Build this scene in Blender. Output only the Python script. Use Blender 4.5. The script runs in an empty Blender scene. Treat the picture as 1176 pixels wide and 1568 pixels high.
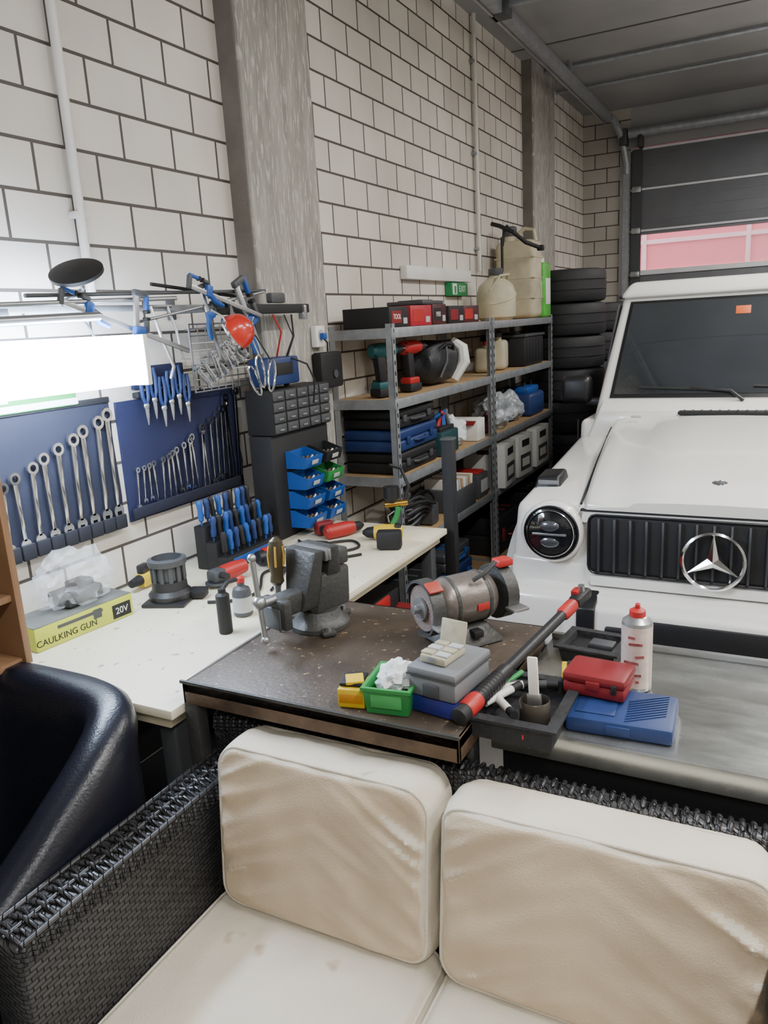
import bpy,bmesh,math,random
from mathutils import Matrix,Vector,Euler,noise
random.seed(7)
R=math.radians
pi=math.pi
SC=bpy.context.scene
# ---------------------------------------------------------------- materials
def lin(c):
    o=[]
    for v in c:
        v/=255.0
        o.append(v/12.92 if v<=.04045 else ((v+.055)/1.055)**2.4)
    return (o[0],o[1],o[2],1)
def sc(c,k): return tuple(min(1,x*k) for x in c[:3])+(1,)
MATS={}
def mat(name,rgb,rough=.5,metal=0,var=.08,vs=6,bump=0,bs=80,emit=0,coat=0,speck=None,stretch=(1,1,1),rvar=0,alpha=1,spec=.5):
    if name in MATS: return MATS[name]
    m=bpy.data.materials.new(name);m.use_nodes=True
    nt=m.node_tree;N=nt.nodes;Lk=nt.links;p=N['Principled BSDF']
    c=lin(rgb)
    tc=N.new('ShaderNodeTexCoord');mp=N.new('ShaderNodeMapping');mp.inputs['Scale'].default_value=stretch
    Lk.new(tc.outputs['Object'],mp.inputs[0])
    nz=N.new('ShaderNodeTexNoise');nz.inputs['Scale'].default_value=vs;nz.inputs['Detail'].default_value=6
    Lk.new(mp.outputs[0],nz.inputs['Vector'])
    rp=N.new('ShaderNodeValToRGB');rp.color_ramp.elements[0].position=.3;rp.color_ramp.elements[1].position=.7
    rp.color_ramp.elements[0].color=sc(c,1-var);rp.color_ramp.elements[1].color=sc(c,1+var)
    Lk.new(nz.outputs['Fac'],rp.inputs[0])
    out=rp.outputs[0]
    if speck:
        n2=N.new('ShaderNodeTexNoise');n2.inputs['Scale'].default_value=speck[1];n2.inputs['Detail'].default_value=3
        Lk.new(mp.outputs[0],n2.inputs['Vector'])
        r2=N.new('ShaderNodeValToRGB');r2.color_ramp.elements[0].position=speck[2];r2.color_ramp.elements[1].position=speck[2]+.04
        Lk.new(n2.outputs['Fac'],r2.inputs[0])
        mx=N.new('ShaderNodeMix');mx.data_type='RGBA'
        Lk.new(r2.outputs[0],mx.inputs[0]);Lk.new(out,mx.inputs[6]);mx.inputs[7].default_value=lin(speck[0])
        out=mx.outputs[2]
    Lk.new(out,p.inputs['Base Color'])
    p.inputs['Roughness'].default_value=rough;p.inputs['Metallic'].default_value=metal
    p.inputs['Specular IOR Level'].default_value=spec
    if rvar:
        mr=N.new('ShaderNodeMapRange');mr.inputs[3].default_value=max(0,rough-rvar);mr.inputs[4].default_value=rough+rvar
        Lk.new(nz.outputs['Fac'],mr.inputs[0]);Lk.new(mr.outputs[0],p.inputs['Roughness'])
    if coat: p.inputs['Coat Weight'].default_value=coat;p.inputs['Coat Roughness'].default_value=.05
    if bump:
        n3=N.new('ShaderNodeTexNoise');n3.inputs['Scale'].default_value=bs;n3.inputs['Detail'].default_value=4
        Lk.new(mp.outputs[0],n3.inputs['Vector'])
        bp=N.new('ShaderNodeBump');bp.inputs['Strength'].default_value=bump;bp.inputs['Distance'].default_value=.01
        Lk.new(n3.outputs['Fac'],bp.inputs['Height']);Lk.new(bp.outputs[0],p.inputs['Normal'])
    if emit:
        p.inputs['Emission Color'].default_value=c;p.inputs['Emission Strength'].default_value=emit
    if alpha<1: p.inputs['Alpha'].default_value=alpha
    MATS[name]=m
    return m
def brickmat(name,ax,k=1.0):
    m=bpy.data.materials.new(name);m.use_nodes=True
    nt=m.node_tree;N=nt.nodes;Lk=nt.links;p=N['Principled BSDF']
    tc=N.new('ShaderNodeTexCoord');sp=N.new('ShaderNodeSeparateXYZ');cb=N.new('ShaderNodeCombineXYZ')
    Lk.new(tc.outputs['Object'],sp.inputs[0]);Lk.new(sp.outputs[ax],cb.inputs[0])
    ad=N.new('ShaderNodeMath');ad.operation='ADD';ad.inputs[1].default_value=-.039+.148*20
    Lk.new(sp.outputs[2],ad.inputs[0]);Lk.new(ad.outputs[0],cb.inputs[1])
    bk=N.new('ShaderNodeTexBrick');bk.offset=.5;bk.inputs['Scale'].default_value=1
    bk.inputs['Brick Width'].default_value=.258;bk.inputs['Row Height'].default_value=.148
    bk.inputs['Mortar Size'].default_value=.0058;bk.inputs['Mortar Smooth'].default_value=.2
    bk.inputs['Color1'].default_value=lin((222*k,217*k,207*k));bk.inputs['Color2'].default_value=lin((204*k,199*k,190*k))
    bk.inputs['Mortar'].default_value=lin((76,70,64))
    Lk.new(cb.outputs[0],bk.inputs['Vector'])
    nz=N.new('ShaderNodeTexNoise');nz.inputs['Scale'].default_value=1.3;nz.inputs['Detail'].default_value=8
    Lk.new(tc.outputs['Object'],nz.inputs['Vector'])
    rp=N.new('ShaderNodeValToRGB');rp.color_ramp.elements[0].color=(.78,.76,.73,1);rp.color_ramp.elements[1].color=(1.04,1.03,1.02,1)
    rp.color_ramp.elements[0].position=.35;rp.color_ramp.elements[1].position=.65
    Lk.new(nz.outputs['Fac'],rp.inputs[0])
    mx=N.new('ShaderNodeMix');mx.data_type='RGBA';mx.blend_type='MULTIPLY';mx.inputs[0].default_value=.8
    Lk.new(bk.outputs['Color'],mx.inputs[6]);Lk.new(rp.outputs[0],mx.inputs[7]);Lk.new(mx.outputs[2],p.inputs['Base Color'])
    n3=N.new('ShaderNodeTexNoise');n3.inputs['Scale'].default_value=60
    Lk.new(tc.outputs['Object'],n3.inputs['Vector'])
    ma=N.new('ShaderNodeMath');ma.operation='MULTIPLY_ADD';ma.inputs[1].default_value=.15
    iv=N.new('ShaderNodeMath');iv.operation='SUBTRACT';iv.inputs[0].default_value=1
    Lk.new(bk.outputs['Fac'],iv.inputs[1]);Lk.new(n3.outputs['Fac'],ma.inputs[0]);Lk.new(iv.outputs[0],ma.inputs[2])
    bp=N.new('ShaderNodeBump');bp.inputs['Distance'].default_value=.006;bp.inputs['Strength'].default_value=.8
    Lk.new(ma.outputs[0],bp.inputs['Height']);Lk.new(bp.outputs[0],p.inputs['Normal'])
    p.inputs['Roughness'].default_value=.62
    return m
def wickermat():
    m=bpy.data.materials.new('black_wicker');m.use_nodes=True
    nt=m.node_tree;N=nt.nodes;Lk=nt.links;p=N['Principled BSDF']
    tc=N.new('ShaderNodeTexCoord')
    sp=N.new('ShaderNodeSeparateXYZ');Lk.new(tc.outputs['Object'],sp.inputs[0])
    ad=N.new('ShaderNodeMath');ad.operation='ADD';Lk.new(sp.outputs[0],ad.inputs[0]);Lk.new(sp.outputs[1],ad.inputs[1])
    a2=N.new('ShaderNodeMath');a2.operation='ADD';Lk.new(sp.outputs[2],a2.inputs[0])
    m2=N.new('ShaderNodeMath');m2.operation='MULTIPLY';m2.inputs[1].default_value=.35;Lk.new(sp.outputs[0],m2.inputs[0]);Lk.new(m2.outputs[0],a2.inputs[1])
    cb=N.new('ShaderNodeCombineXYZ');Lk.new(ad.outputs[0],cb.inputs[0]);Lk.new(a2.outputs[0],cb.inputs[1])
    bk=N.new('ShaderNodeTexBrick');bk.inputs['Scale'].default_value=1;bk.inputs['Brick Width'].default_value=.026;bk.inputs['Row Height'].default_value=.010
    bk.inputs['Mortar Size'].default_value=.0016;bk.inputs['Mortar Smooth'].default_value=1
    bk.inputs['Color1'].default_value=lin((58,58,60));bk.inputs['Color2'].default_value=lin((42,42,44));bk.inputs['Mortar'].default_value=lin((12,12,13))
    Lk.new(cb.outputs[0],bk.inputs['Vector']);Lk.new(bk.outputs['Color'],p.inputs['Base Color'])
    iv=N.new('ShaderNodeMath');iv.operation='SUBTRACT';iv.inputs[0].default_value=1;Lk.new(bk.outputs['Fac'],iv.inputs[1])
    bp=N.new('ShaderNodeBump');bp.inputs['Distance'].default_value=.006;bp.inputs['Strength'].default_value=1
    Lk.new(iv.outputs[0],bp.inputs['Height']);Lk.new(bp.outputs[0],p.inputs['Normal'])
    p.inputs['Roughness'].default_value=.36
    return m
# ---------------------------------------------------------------- builder
MXF=Matrix(((0,0,1,0),(1,0,0,0),(0,1,0,0),(0,0,0,1)))   # plane XY -> faces +x
MYF=Matrix(((1,0,0,0),(0,0,-1,0),(0,1,0,0),(0,0,0,1)))  # plane XY -> faces -y
def T(x,y,z): return Matrix.Translation((x,y,z))
def RX(a): return Matrix.Rotation(R(a),4,'X')
def RY(a): return Matrix.Rotation(R(a),4,'Y')
def RZ(a): return Matrix.Rotation(R(a),4,'Z')
class B:
    def __init__(s,name,loc=(0,0,0),rz=0):
        s.name=name;s.bm=bmesh.new();s.mats=[];s.M=Matrix.Identity(4);s.loc=loc;s.rz=rz
    def add(s,tb,m,M=None,rec=True):
        if m not in s.mats: s.mats.append(m)
        i=s.mats.index(m)
        if rec: bmesh.ops.recalc_face_normals(tb,faces=tb.faces[:])
        for f in tb.faces: f.material_index=i;f.smooth=True
        tb.transform(s.M@M if M is not None else s.M)
        me=bpy.data.meshes.new('t');tb.to_mesh(me);tb.free();s.bm.from_mesh(me);bpy.data.meshes.remove(me)
    def box(s,c,sz,m,bev=0,rot=(0,0,0),seg=2):
        tb=bmesh.new();bmesh.ops.create_cube(tb,size=1)
        for v in tb.verts: v.co=Vector((v.co.x*sz[0],v.co.y*sz[1],v.co.z*sz[2]))
        if bev: bmesh.ops.bevel(tb,geom=tb.edges[:],offset=min(bev,min(sz)*.49),segments=seg,profile=.5,affect='EDGES',clamp_overlap=True)
        s.add(tb,m,T(*c)@Euler([R(a) for a in rot]).to_matrix().to_4x4())
    def b2(s,a,b,m,bev=0):
        s.box([(a[i]+b[i])/2 for i in range(3)],[abs(b[i]-a[i]) for i in range(3)],m,bev)
    def hexa(s,bot,top,m,bev=0,seg=2):
        tb=bmesh.new();v=[tb.verts.new(p) for p in list(bot)+list(top)]
        for f in ((0,1,2,3),(4,5,6,7),(0,1,5,4),(1,2,6,5),(2,3,7,6),(3,0,4,7)): tb.faces.new([v[i] for i in f])
        bmesh.ops.recalc_face_normals(tb,faces=tb.faces[:])
        if bev: bmesh.ops.bevel(tb,geom=tb.edges[:],offset=bev,segments=seg,profile=.5,affect='EDGES',clamp_overlap=True)
        s.add(tb,m)
    def loft(s,rings,m,caps=True,close=False,M=None,cyc=True):
        tb=bmesh.new();vr=[[tb.verts.new(p) for p in r] for r in rings];n=len(rings[0])
        k=len(vr)
        for i in range(k if close else k-1):
            a=vr[i];b=vr[(i+1)%k]
            for j in range(n if cyc else n-1):
                try: tb.faces.new((a[j],a[(j+1)%n],b[(j+1)%n],b[j]))
                except: pass
        if caps and not close:
            tb.faces.new(vr[0]);tb.faces.new(vr[-1])
        s.add(tb,m,M)
    def tube(s,pts,r,m,seg=8,close=False,caps=True):
        P=[Vector(p) for p in pts];n=len(P);rs=r if isinstance(r,(list,tuple)) else [r]*n
        rings=[];prev=None
        for i in range(n):
            if close: d=P[(i+1)%n]-P[i-1]
            elif i==0: d=P[1]-P[0]
            elif i==n-1: d=P[-1]-P[-2]
            else: d=(P[i+1]-P[i]).normalized()+(P[i]-P[i-1]).normalized()
            if d.length<1e-9: d=Vector((0,0,1))
            d.normalize()
            if prev is None:
                u=d.orthogonal().normalized()
            else:
                u=prev-d*prev.dot(d)
                if u.length<1e-6: u=d.orthogonal()
                u.normalize()
            prev=u;w=d.cross(u)
            rings.append([P[i]+rs[i]*(u*math.cos(2*pi*k/seg)+w*math.sin(2*pi*k/seg)) for k in range(seg)])
        s.loft(rings,m,caps=caps,close=close)
    def cyl(s,p0,p1,r0,m,r1=None,seg=20):
        s.tube([p0,p1],[r0,r0 if r1 is None else r1],m,seg)
    def lathe(s,prof,m,M=None,seg=28,close=False):
        rings=[[Vector((r*math.cos(2*pi*k/seg),r*math.sin(2*pi*k/seg),z)) for k in range(seg)] for r,z in prof]
        s.loft(rings,m,caps=not close,close=close,M=M)
    def sph(s,c,r,m,seg=20,M=None):
        tb=bmesh.new();bmesh.ops.create_uvsphere(tb,u_segments=seg,v_segments=max(6,seg//2),radius=1)
        if not hasattr(r,'__len__'): r=(r,r,r)
        for v in tb.verts: v.co=Vector((v.co.x*r[0],v.co.y*r[1],v.co.z*r[2]))
        s.add(tb,m,T(*c)@(M if M is not None else Matrix.Identity(4)))
    def prism(s,poly,h,m,M=None,bev=0):
        tb=bmesh.new();a=[tb.verts.new((x,y,0)) for x,y in poly];b=[tb.verts.new((x,y,h)) for x,y in poly];n=len(a)
        tb.faces.new(a);tb.faces.new(b)
        for i in range(n): tb.faces.new((a[i],a[(i+1)%n],b[(i+1)%n],b[i]))
        bmesh.ops.recalc_face_normals(tb,faces=tb.faces[:])
        if bev: bmesh.ops.bevel(tb,geom=[e for e in tb.edges],offset=bev,segments=2,profile=.5,affect='EDGES',clamp_overlap=True)
        s.add(tb,m,M)
    def text(s,t,size,m,M):
        cu=bpy.data.curves.new('t','FONT');cu.body=t;cu.size=size;cu.extrude=.0006;cu.align_x='CENTER';cu.align_y='CENTER'
        o=bpy.data.objects.new('t',cu);SC.collection.objects.link(o)
        dg=bpy.context.evaluated_depsgraph_get();me=o.evaluated_get(dg).to_mesh()
        tb=bmesh.new();tb.from_mesh(me);o.evaluated_get(dg).to_mesh_clear()
        bpy.data.objects.remove(o);bpy.data.curves.remove(cu)
        s.add(tb,m,M,rec=False)
    def done(s,ang=35,parent=None,sub=0):
        me=bpy.data.meshes.new(s.name);s.bm.to_mesh(me);s.bm.free()
        for m in s.mats: me.materials.append(m)
        try: me.set_sharp_from_angle(angle=R(ang))
        except Exception: pass
        o=bpy.data.objects.new(s.name,me);SC.collection.objects.link(o)
        o.location=s.loc;o.rotation_euler=(0,0,R(s.rz))
        return o
def arc(cx,cy,r,a0,a1,n): return [(cx+r*math.cos(R(a0+(a1-a0)*i/n)),cy+r*math.sin(R(a0+(a1-a0)*i/n))) for i in range(n+1)]
# common mats
black=mat('black_plastic',(32,32,34),.45,bump=.1)
dblack=mat('matte_black',(21,21,23),.65)
dgray=mat('dark_gray_plastic',(66,68,71),.5)
gray=mat('gray_plastic',(112,114,117),.5)
lgray=mat('light_gray_plastic',(172,174,174),.5)
white=mat('white_plastic',(220,220,215),.5)
steel=mat('brushed_steel',(175,177,178),.33,.85,var=.12,rvar=.1)
chrome=mat('chrome',(222,224,226),.14,1)
zinc=mat('galvanized_steel',(150,154,158),.42,.45,var=.15,vs=20)
iron=mat('cast_iron',(68,68,66),.5,.35,var=.25,bump=.25)
rust=mat('rusty_steel',(94,76,60),.62,.3,var=.45,vs=14,bump=.2)
red=mat('red_plastic',(166,36,34),.45)
dred=mat('dark_red_plastic',(118,26,30),.48,var=.15)
blue=mat('blue_plastic',(28,78,152),.42)
dblue=mat('deep_blue_plastic',(28,50,98),.48)
navy=mat('navy_fabric',(16,19,36),.85,bump=.15)
royal=mat('royal_blue_fabric',(18,24,58),.85,bump=.15)
green=mat('green_plastic',(44,132,66),.48)
lime=mat('lime_print',(188,196,64),.5)
yellow=mat('yellow_plastic',(206,174,38),.48)
teal=mat('teal_plastic',(24,86,90),.48)
paper=mat('paper_label',(218,216,208),.6)
wood=mat('particle_board',(170,140,100),.7,var=.15,vs=30,bump=.1)
# ---------------------------------------------------------------- room
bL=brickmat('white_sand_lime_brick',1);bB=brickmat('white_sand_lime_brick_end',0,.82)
conc=mat('board_marked_concrete',(158,154,146),.85,var=.22,vs=3,bump=.8,bs=22,stretch=(1,7,1),speck=((192,188,180),12,.57))
ceilm=mat('ceiling_concrete',(142,142,142),.85,var=.16,vs=1.2,bump=.15,bs=20)
floorm=mat('concrete_floor',(122,120,116),.5,var=.2,vs=3,rvar=.15)
H=3.85
b=B('wall_left');b.b2((-.2,-3,0),(0,9.3,H),bL);b.done()
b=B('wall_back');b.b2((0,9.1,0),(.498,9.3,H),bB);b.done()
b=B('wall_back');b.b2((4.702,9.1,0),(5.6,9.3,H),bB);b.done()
b=B('trim_lintel');b.b2((.498,9.1,3.46),(4.702,9.3,H),ceilm);b.done()
b=B('wall_right');b.b2((5.6,-3,0),(5.8,9.3,H),bL);b.done()
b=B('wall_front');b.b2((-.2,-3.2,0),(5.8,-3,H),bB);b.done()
b=B('floor');b.b2((-.2,-3.2,-.1),(5.8,9.3,0),floorm);b.done()
b=B('ceiling');b.b2((-.2,-3.2,H),(5.8,9.3,H+.15),ceilm)
for yy in (.6,3.6,6.6): b.b2((0,yy,H-.004),(5.6,yy+.02,H),dgray)
b.done()
ch=mat('concrete_edge_dark',(112,107,100),.9,var=.2,bump=.3)
for n,(y0,y1) in enumerate(((2.78,3.32),(6.87,7.55))):
    b=B('concrete_column');b.b2((0,y0+.008,0),(.1,y1,H),conc,.006);b.b2((0,y0,0),(.085,y0+.008,H),ch)
    b.done()
wpipe=mat('painted_pipe',(206,203,196),.5)
b=B('wall_pipe');b.cyl((.03,1.93,1.95),(.03,1.93,H),.016,wpipe)
for z in (2.2,2.9,3.5): b.box((.02,1.93,z),(.04,.05,.02),wpipe,.004)
b.done()
b=B('wall_conduit');b.cyl((.03,5.67,2.14),(.03,5.67,H),.016,wpipe)
for z in (2.3,2.95,3.55): b.box((.02,5.67,z),(.04,.06,.02),zinc,.004)
b.done()
# garage door
dp=mat('door_panel_gray',(104,106,110),.5,var=.06,bump=.1)
dpl=mat('door_joint_light',(205,206,208),.45)
b=B('garage_door')
zs=[0,.43,.87,1.30,1.73,2.17,2.62,3.04,3.44]
for i in range(8):
    z0,z1=zs[i],zs[i+1]
    if i==5:
        b.b2((.5,9.14,z0+.008),(.6,9.18,z1-.008),dp);b.b2((4.6,9.14,z0+.008),(4.7,9.18,z1-.008),dp)
        b.b2((.6,9.14,z0+.008),(4.6,9.18,z0+.04),dpl);b.b2((.6,9.14,z1-.04),(4.6,9.18,z1-.008),dp)
        for x in (1.93,3.27): b.b2((x,9.14,z0+.04),(x+.05,9.18,z1-.04),dp)
    else:
        b.b2((.5,9.14,z0+.008),(4.7,9.18,z1-.008),dp,.004)
        for k in range(3): b.b2((.5,9.135,z0+.1+.11*k),(4.7,9.142,z0+.108+.11*k),dp)
    b.b2((.5,9.125,z1-.01),(4.7,9.16,z1+.01),dpl)
b.b2((.52,9.115,0),(.62,9.14,3.44),dgray)
for z in (.5,1.3,2.17,2.62,3.04): b.box((.57,9.1,z),(.09,.03,.06),steel,.004)
b.done()
glassm=bpy.data.materials.new('clear_acrylic');glassm.use_nodes=True
nt=glassm.node_tree;p=nt.nodes['Principled BSDF'];p.inputs['Base Color'].default_value=(1,.95,.95,1);p.inputs['Alpha'].default_value=.15;p.inputs['Roughness'].default_value=.2
b=B('window_1');b.b2((.6,9.155,2.21),(4.6,9.162,2.58),glassm);b.done()
b=B('garage_door_track')
b.b2((.44,9.04,0),(.5,9.09,3.3),zinc);b.b2((.40,9.085,0),(.47,9.098,3.3),steel)
pts=[(.47,9.06,3.2)]+[(.47-.1*i/8,9.06-.4*(1-math.cos(R(90*i/8))),3.3+.4*math.sin(R(90*i/8))) for i in range(9)]
b.tube(pts,.035,zinc,8)
b.b2((.32,1,3.66),(.38,8.72,3.74),zinc,.008);b.b2((.305,1,3.65),(.32,8.72,3.685),steel)
for y in (5.3,7.1):
    b.b2((.34,y,3.74),(.36,y+.03,H),steel)
b.b2((.30,5.28,3.70),(5.2,5.34,3.745),zinc,.006)
b.box((.35,5.3,3.7),(.12,.12,.1),dgray,.01)
b.cyl((.5,8.98,3.58),(5.2,8.98,3.58),.05,zinc);b.box((.45,9.0,3.55),(.08,.14,.16),dgray,.01)
b.box((.62,9.0,3.5),(.05,.12,.14),iron,.01)
b.done()
b=B('ceiling_conduit')
b.cyl((.02,7.2,H-.03),(5.5,7.2,H-.03),.018,zinc);b.cyl((0.02,7.9,H-.03),(5.5,7.9,H-.03),.014,zinc);b.done()
# outside facade
fac=mat('red_facade',(242,112,126),.7,var=.05,vs=2);fw=mat('pale_facade',(244,190,194),.7)
b=B('street_facade');b.b2((-4,12.5,0),(9,12.8,6),fac)
for z in (2.3,2.72,3.3): b.b2((-4,12.47,z),(9,12.5,z+.06),fw)
for x in (-1.5,.1,1.5,3): b.b2((x,12.46,2.36),(x+.06,12.5,3.3),fw)
b.done()
b=B('street_ground');b.b2((-6,9.3,-.1),(11,12.8,-.01),mat('asphalt',(120,115,112),.8));b.done()
# ceiling lamps (suspended), each with an added upward fill light for the ceiling
em=mat('lamp_diffuser',(248,246,240),.4,emit=6)
for (x,y) in ((2.8,-1.2),(2.8,1.4),(2.8,4.3),(3.0,7.3),(4.7,2.5)):
    b=B('ceiling_fluorescent_lamp',(x,y,0))
    b.box((0,0,3.5),(.06,1.5,.06),white,.01);b.box((0,0,3.46),(.12,1.44,.03),em,.012)
    for yy in (-.6,.6): b.cyl((0,yy,3.52),(0,yy,H),.004,steel,seg=6)
    b.done()
    for (zz,e,rx) in ((3.43,80,0),(3.545,25,180)):
        l=bpy.data.lights.new('lamp','AREA');l.shape='RECTANGLE';l.size=.14;l.size_y=1.45;l.energy=e;l.color=(1,.975,.94)
        o=bpy.data.objects.new('ceiling_lamp_and_fill_light',l);SC.collection.objects.link(o);o.location=(x,y,zz);o.rotation_euler=(R(rx),0,0)
# ---------------------------------------------------------------- sofa
wick=wickermat()
cream=mat('cream_fabric',(210,202,185),.9,var=.08,vs=5,bump=.25,bs=260,speck=((182,164,138),7,.70))
tan=mat('cream_fabric_stained',(204,186,160),.9,var=.12,vs=3.5,bump=.25,bs=260,speck=((172,144,114),11,.73))
def cushion(b,c,sz,r,puff,axis,m,mf,rot=(0,0,0),seed=0,wr=.004,pipe=True,RC=.05):
    tb=bmesh.new();bmesh.ops.create_cube(tb,size=2)
    bmesh.ops.subdivide_edges(tb,edges=tb.edges[:],cuts=59,use_grid_fill=True)
    h=[s/2 for s in sz];o=[i for i in range(3) if i!=axis]
    def wob(P): return noise.noise(Vector((P[0]*12,P[1]*12+seed,P[2]*12)))
    for v in tb.verts:
        q=[math.sin(max(-1,min(1,x))*pi/2) for x in v.co]
        P=Vector([q[i]*h[i] for i in range(3)])
        inn=P.copy()
        for i in o: inn[i]=max(-(h[i]-RC),min(h[i]-RC,P[i]))
        d=P-inn;mx_=max(abs(d[o[0]]),abs(d[o[1]]))
        if mx_>1e-6:
            L=math.hypot(d[o[0]],d[o[1]])
            if abs(d[o[0]])>1e-6 and abs(d[o[1]])>1e-6: P=inn+d*(mx_/L)
        ea=h[axis]-abs(P[axis])
        if ea<r:
            k=(r-ea)/r;sh=r*(1-math.sqrt(max(0,1-k*k)))*.75
            for i in o: P[i]*=1-sh/h[i]
        e=(1-(P[o[0]]/h[o[0]])**2)*(1-(P[o[1]]/h[o[1]])**2)
        sgn=1 if P[axis]>0 else -1;amt=abs(P[axis])/h[axis]
        P[axis]+=sgn*puff*max(0,e)**.5*amt
        k=abs(P[o[0]]/h[o[0]])
        if axis==1: nv=Vector((P[0]*2.5+seed,0,P[2]*17+abs(P[0])*9))
        else: nv=Vector((P[0]*6+seed,P[1]*6,0))
        n=noise.noise(nv);n=(1-abs(n)*3.0)
        n3=noise.noise(Vector((P[0]*7+seed,P[1]*4,P[2]*30-P[0]*12)))
        n2=wob(P)
        P[axis]+=wr*amt*sgn*((max(-.6,n)*(.12+1.0*k*k)+n3*.25*k)*min(1,e*6)+n2*.5*min(1,e*5))
        bd=(1-(min(1,abs(P[axis])/h[axis]))**2)
        nb=noise.noise(Vector((P[0]*26,P[1]*26,P[2]*26+seed)))
        for i in o:
            if abs(P[i])>h[i]*.8: P[i]+=math.copysign((.007+.003*nb)*bd,P[i])
            P[i]+=wr*n2*.5
        v.co=P
    M=T(*c)@Euler([R(a) for a in rot]).to_matrix().to_4x4()
    bmesh.ops.recalc_face_normals(tb,faces=tb.faces[:])
    for mm in (m,mf):
        if mm not in b.mats: b.mats.append(mm)
    for f in tb.faces:
        f.smooth=True;f.material_index=b.mats.index(mf if abs(f.normal[axis])>.8 else m)
    tb.transform(b.M@M);me=bpy.data.meshes.new('t');tb.to_mesh(me);tb.free();b.bm.from_mesh(me);bpy.data.meshes.remove(me)
    if pipe:
        for sg in (-1,1):
            pts=[];hh=[h[o[0]]-r*.12,h[o[1]]-r*.12];rr=RC
            for (cx,cy,a0) in ((1,1,0),(-1,1,90),(-1,-1,180),(1,-1,270)):
                for i in range(7):
                    a=R(a0+15*i);q=[0,0,0]
                    q[o[0]]=cx*(hh[0]-rr)+rr*math.cos(a);q[o[1]]=cy*(hh[1]-rr)+rr*math.sin(a);q[axis]=sg*(h[axis]-r*.3)
                    n2=wob(q)
                    for i2 in o: q[i2]+=wr*n2*.5
                    pts.append(M@Vector(q))
            b.tube(pts,.0045,m,6,close=True)
b=B('wicker_sofa')
b.b2((.872,.68,.06),(.966,1.37,.775),wick,.012);b.b2((2.145,.68,.06),(2.24,1.37,.775),wick,.012)
b.b2((.872,1.336,.06),(2.24,1.380,.880),wick,.012)
b.b2((.95,.69,.10),(2.16,1.34,.345),wick,.01)
for x in (.92,2.19):
    for y in (.74,1.31): b.cyl((x,y,0),(x,y,.08),.02,dgray)
for i in range(34):
    y=.695+i*.0196
    for x0 in (.919,2.1925): b.tube([(x0-.049,y,.735),(x0-.044,y,.772),(x0-.02,y,.7785),(x0,y+.004*(-1)**i,.7765+.003*(-1)**i),(x0+.02,y,.7785),(x0+.044,y,.772),(x0+.049,y,.735)],.0058,wick,6)
for i in range(70):
    x=.885+i*.01925
    b.tube([(x,1.334,.845),(x,1.338,.878),(x+.002,1.358,.883),(x,1.378,.878),(x,1.381,.845)],.0056,wick,6)
for x0 in (.873,.919,.965,2.146,2.192,2.239): b.tube([(x0,.69,.775),(x0,1.36,.775)],.006,wick,8)
cushion(b,(1.256,.955,.425),(.572,.58,.15),.03,.012,2,cream,cream,seed=3,wr=.004)
cushion(b,(1.845,.955,.425),(.585,.58,.15),.03,.012,2,cream,cream,seed=9,wr=.004)
cushion(b,(1.262,1.252,.698),(.520,.135,.385),.020,.016,1,cream,tan,rot=(-6,0,0),seed=1,wr=.014)
cushion(b,(1.845,1.252,.692),(.592,.135,.378),.020,.016,1,cream,tan,rot=(-6,0,0),seed=4,wr=.014)
b.done(70)
# ---------------------------------------------------------------- tub chair
lea=mat('dark_leather',(20,22,32),.32,var=.12,bump=.12,bs=160)
b=B('leather_tub_chair',(.502,.880,0))
path=[];ra=.308;EX=.56
sp=lambda t:math.copysign(abs(t)**EX,t)
for i in range(6): path.append((ra,-.28+.28*i/5,1,0))
for i in range(1,28):
    a=R(180*i/28);x,y=ra*sp(math.cos(a)),ra*sp(math.sin(a));ee=2/EX-1
    nx,ny=math.copysign(abs(x/ra)**ee,x),(y/ra)**ee;L=math.hypot(nx,ny);path.append((x,y,nx/L,ny/L))
for i in range(6): path.append((-ra,-.28*i/5,-1,0))
rings=[]
for i,(x,y,nx,ny) in enumerate(path):
    t=max(0,min(1,(y+.28)/(ra+.28)));h=.74+.255*(t*t*(3-2*t))
    prof=[(.035,.10),(.045,.3),(.05,h-.12),(.057,h-.06),(.050,h-.022),(.026,h),(-.02,h),(-.048,h-.02),(-.062,h-.06),(-.058,h-.12),(-.05,.42),(-.05,.10)]
    rings.append([Vector((x+nx*d,y+ny*d,z)) for d,z in prof])
def cap(rg,k,dy): 
    c=sum(rg,Vector())/len(rg);return [c+(p-c)*k+Vector((0,dy,0)) for p in rg]
rings=[cap(rings[0],.75,-.035),cap(rings[0],.93,-.022)]+rings+[cap(rings[-1],.93,-.022),cap(rings[-1],.75,-.035)]
b.loft(rings,lea)
b.lathe([(.01,.12),(.26,.12),(.272,.2),(.272,.40),(.26,.44),(.2,.455),(.01,.46)],lea)
b.box((0,-.18,.28),(.50,.24,.32),lea,.04)
for x in (-.25,.25):
    for y in (-.22,.2): b.cyl((x,y,0),(x,y,.12),.018,dblack,.024)
b.done(50)
# ---------------------------------------------------------------- wood wall cabinet
wd=mat('brown_wood',(132,100,72),.5,var=.15,vs=5,stretch=(1,8,1))
b=B('wall_shelf_cabinet')
b.b2((0.003,1.215,.985),(.375,1.235,1.56),wd,.002);b.b2((0.003,.42,.985),(.375,.44,1.56),wd,.002)
for z in (.985,1.16,1.36,1.54): b.b2((.003,.44,z),(.362,1.215,z+.018),wd,.002)
b.b2((.003,.44,.99),(.012,1.21,1.56),wd)
b.done()
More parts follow.
